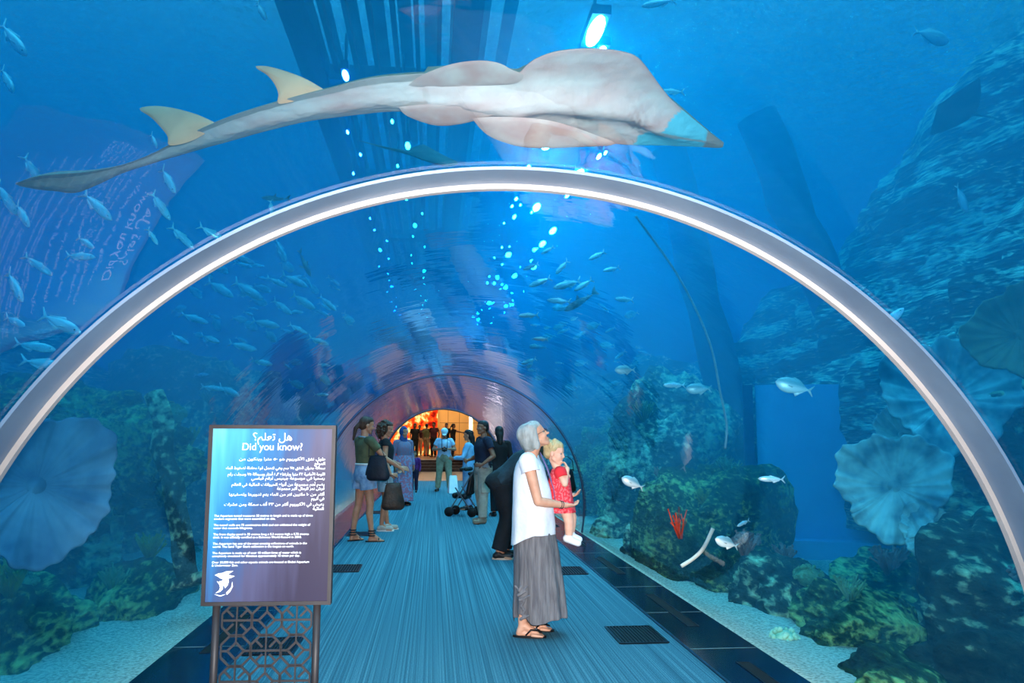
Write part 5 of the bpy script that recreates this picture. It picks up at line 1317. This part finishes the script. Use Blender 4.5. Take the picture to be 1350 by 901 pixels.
b.bar((-.30, -.2, .95), (-.30, .2, .95), .03); b.bar((.24, -.2, .12), (.24, .2, .12), .02); b.build('frame', mat('grey alloy', srgb(120, 122, 126), rough=.35, metal=.8), pc)
blob('seat', [('c', (.16, -.12, .40), .05, (.16, .12, .40), .05), ('c', (-.05, -.13, .38), .06, (-.05, .13, .38), .06), ('c', (-.12, -.13, .45), .05, (-.18, -.12, .78), .04), ('c', (-.12, .13, .45), .05, (-.18, .12, .78), .04), ('c', (-.12, 0, .45), .06, (-.18, 0, .78), .05), ('c', (0, -.1, .38), .05, (.16, .1, .38), .05)], .012, dark, pc)
blob('hood', [('c', (-.16, -.17, .82), .04, (-.16, .17, .82), .04), ('c', (-.08, -.17, .90), .04, (-.08, .17, .90), .04), ('c', (.02, -.16, .90), .035, (.02, .16, .90), .035)], .012, dark, pc)

# ------------------------------------------------------------------ the hall beyond
tan_ = mat('warm cream wall', srgb(236, 186, 112), srgb(226, 172, 98), scale=.5, rough=.8)
def st(o): return tag(o, kind='structure')
dk = mat('dark polished hall floor', srgb(30, 24, 22), srgb(18, 15, 15), rough=.3)
st(MB().box((0, 31.9, -.05), (14, 7.3, .1)).build('trim_5', dk))
for k in range(4): st(MB().box((.5, 36 + .35 * k, .06 + .12 * k), (14, .7, .12)).build('trim_%d' % (6 + k), mat('tan stone step', srgb(100, 72, 48), srgb(78, 56, 38), rough=.4)))
st(MB().box((0, 45.5, .40), (14, 17, .16)).build('trim_10', mat('tan stone floor', srgb(110, 78, 50), srgb(84, 60, 40), scale=3, rough=.3)))
st(MB().box((0, 54, 3), (14, .2, 6.6)).build('wall_front', tan_))
wdk = mat('dark brown hall wall', srgb(70, 50, 38), srgb(52, 36, 28), scale=.5, rough=.8)
st(MB().box((-7, 41.5, 3), (.2, 25, 6.6)).build('wall_west', wdk)); st(MB().box((7, 41.5, 3), (.2, 25, 6.6)).build('wall_east', wdk))
st(MB().box((0, 41.5, 6.2), (14, 25, .2)).build('trim_11', mat('brown hall ceiling', srgb(120, 90, 60), rough=.9)))
hm, n, out = nt('backlit red hoarding graphic'); L = n.links.new
tc = N(n, 'ShaderNodeTexCoord'); vo = N(n, 'ShaderNodeTexNoise', Scale=2.6, Detail=3); L(tc.outputs['Object'], vo.inputs['Vector'])
c_ = ramp(n, vo.outputs[0], [(.36, srgb(150, 20, 10)), (.45, srgb(235, 50, 20)), (.54, srgb(250, 120, 30)), (.60, srgb(255, 225, 140))])
em_ = N(n, 'ShaderNodeEmission', Strength=1.4); L(c_, em_.inputs[0]); L(em_.outputs[0], out.inputs[0])
hb = empty('hoarding', (-1.35, 46.5, .48), 0, 'backlit red and orange advertising hoarding in the hall beyond the tunnel', 'hoarding')
MB().box((0, 0, 2.3), (3.2, .12, 4.6)).build('lit_face', hm, hb); MB().box((1.66, 0, 2.3), (.12, .2, 4.7)).build('side_post', tan_, hb); MB().box((-.45, -.09, 2.3), (.10, .06, 4.6)).build('mullion', tan_, hb)
hp = empty('hoarding', (-2.9, 44.0, .48), 0, 'narrower red hoarding panel with cream patches, left of the main one', 'hoarding'); MB().box((0, 0, 1.7), (1.3, .12, 3.4)).build('lit_face', hm, hp); MB().box((0, 0, 3.45), (1.4, .16, .1)).build('top_rail', tan_, hp)
pt = empty('partition', (1.6, 49.5, .48), 0, 'cream panelled wall standing right of the red hoarding', 'partition'); MB().box((0, 0, 2.6), (3.0, .2, 5.2)).build('panel', tan_, pt)
b = MB(); [b.box((-1.4 + .7 * i, -.11, 2.6), (.03, .03, 5.2)) for i in range(5)]; b.box((0, -.11, 1.9), (3, .03, .03)); b.build('joint_strips', mat('tan joint', srgb(170, 120, 66), rough=.8), pt)
def elamp(name, c, size, col, s_, label):
    mt, n, out = nt(name + ' glow'); e_ = N(n, 'ShaderNodeEmission', Strength=s_); e_.inputs[0].default_value = col; n.links.new(e_.outputs[0], out.inputs[0])
    r = empty(name, c, 0, label, 'lamp'); MB().box((0, 0, 0), size).build('diffuser', mt, r); MB().box((0, .04 if size[2] > size[1] else 0, .0 if size[2] > size[1] else .05), (size[0] + .08, size[1] + (.0 if size[2] > size[1] else .08), size[2] + (.08 if size[2] > size[1] else 0))).build('housing', tan_, r)
elamp('light_column', (2.05, 44, 1.62), (.16, .08, 2.2), (1, .98, .95, 1), 9, 'tall bright white light strip at the right side of the hall')
elamp('ceiling_lamp', (-2.2, 38, 6.0), (2.2, 1.2, .06), (1, .84, .58, 1), 32, 'left warm ceiling light panel in the hall beyond the tunnel')
elamp('ceiling_lamp', (2.6, 38, 6.0), (2.2, 1.2, .06), (1, .84, .58, 1), 32, 'right warm ceiling light panel in the hall beyond the tunnel')
elamp('ceiling_lamp', (.2, 46, 6.0), (3.2, 1.2, .06), (1, .86, .6, 1), 32, 'rear warm ceiling light panel in the hall beyond the tunnel')
# ------------------------------------------------------------------ water and light
def water_mat():
    mt, n, out = nt('aquarium water'); L = n.links.new
    sc = N(n, 'ShaderNodeVolumeScatter', Density=WS[1]); sc.inputs['Color'].default_value = WS[0]; sc.inputs['Anisotropy'].default_value = .3
    ab = N(n, 'ShaderNodeVolumeAbsorption', Density=WA[1]); ab.inputs['Color'].default_value = WA[0]
    ad = N(n, 'ShaderNodeAddShader'); L(sc.outputs[0], ad.inputs[0]); L(ab.outputs[0], ad.inputs[1]); L(ad.outputs[0], out.inputs['Volume'])
    return mt
WS = ((.01, .56, .90, 1), .085)
WA = ((.2, .765, .90, 1), .62)
WX0, WX1, WY0, WY1, WZ0, WZ1 = -13, 15, -2.4, 28.9, -.5, 6.5
prof = arc_pts(TR + .01, 64, 0.0)
hole = [(prof[0][0], -.2)] + prof + [(prof[-1][0], -.2)]
outer = [(WX1, WZ0), (WX1, WZ1), (WX0, WZ1), (WX0, WZ0)]
# section as one loop: floor left/right joined under the tunnel
bm = bmesh.new()
def loop(pts, y): return [bm.verts.new((x, y, z)) for x, z in pts]
ends = []
for y in (WY0, WY1):
    o_ = loop(outer, y); h_ = loop(hole, y)
    eo = [bm.edges.new((o_[i], o_[(i + 1) % len(o_)])) for i in range(len(o_))]
    eh = [bm.edges.new((h_[i], h_[(i + 1) % len(h_)])) for i in range(len(h_))]
    bmesh.ops.triangle_fill(bm, edges=eo + eh, use_beauty=True, use_dissolve=False)
    ends.append((o_, h_))
for k in (0, 1):
    a, b = ends[0][k], ends[1][k]
    for i in range(len(a)):
        j = (i + 1) % len(a); bm.faces.new((a[i], a[j], b[j], b[i]))
bmesh.ops.recalc_face_normals(bm, faces=bm.faces)
me = bpy.data.meshes.new('water'); bm.to_mesh(me); bm.free()
wo = link('water', me, water_mat(), smooth=False); tag(wo, 'clear blue water filling the tank around the tunnel', 'water', kind='stuff')

w = bpy.data.worlds.new('lamp-lit hall above the tank'); bpy.context.scene.world = w; w.use_nodes = True
n = w.node_tree; n.nodes.clear(); L = n.links.new
out = n.nodes.new('ShaderNodeOutputWorld'); bg = n.nodes.new('ShaderNodeBackground')
tc = N(n, 'ShaderNodeTexCoord'); sp = N(n, 'ShaderNodeSeparateXYZ'); L(tc.outputs['Generated'], sp.inputs[0])
L(ramp(n, sp.outputs[2], [(0.0, (0.0, 0.0, 0.0)), (.25, (.08, .16, .2)), (.7, (.85, .97, 1))]), bg.inputs[0]); bg.inputs[1].default_value = 7.8
L(bg.outputs[0], out.inputs[0])

fl = bpy.data.lights.new('camera_flash', 'SPOT'); fl.energy = 2350; fl.shadow_soft_size = .05; fl.color = (1, .93, .88); fl.spot_size = math.radians(82); fl.spot_blend = 1
fo = bpy.data.objects.new('camera_flash', fl); COL.objects.link(fo); fo.location = (.05, -.02, CAM_H + .16)
fo.rotation_euler = (math.radians(85), 0, -YAW)

s = bpy.context.scene
s.view_settings.view_transform = 'Standard'; s.view_settings.look = 'None'; s.view_settings.gamma = 1; s.view_settings.use_curve_mapping = False
s.view_settings.exposure = 0
s.cycles.max_bounces = 6; s.cycles.diffuse_bounces = 2; s.cycles.glossy_bounces = 3; s.cycles.transparent_max_bounces = 24; s.cycles.volume_bounces = 1
s.cycles.caustics_reflective = False; s.cycles.caustics_refractive = False
s.cycles.use_denoising = True
s.cycles.sample_clamp_indirect = 4
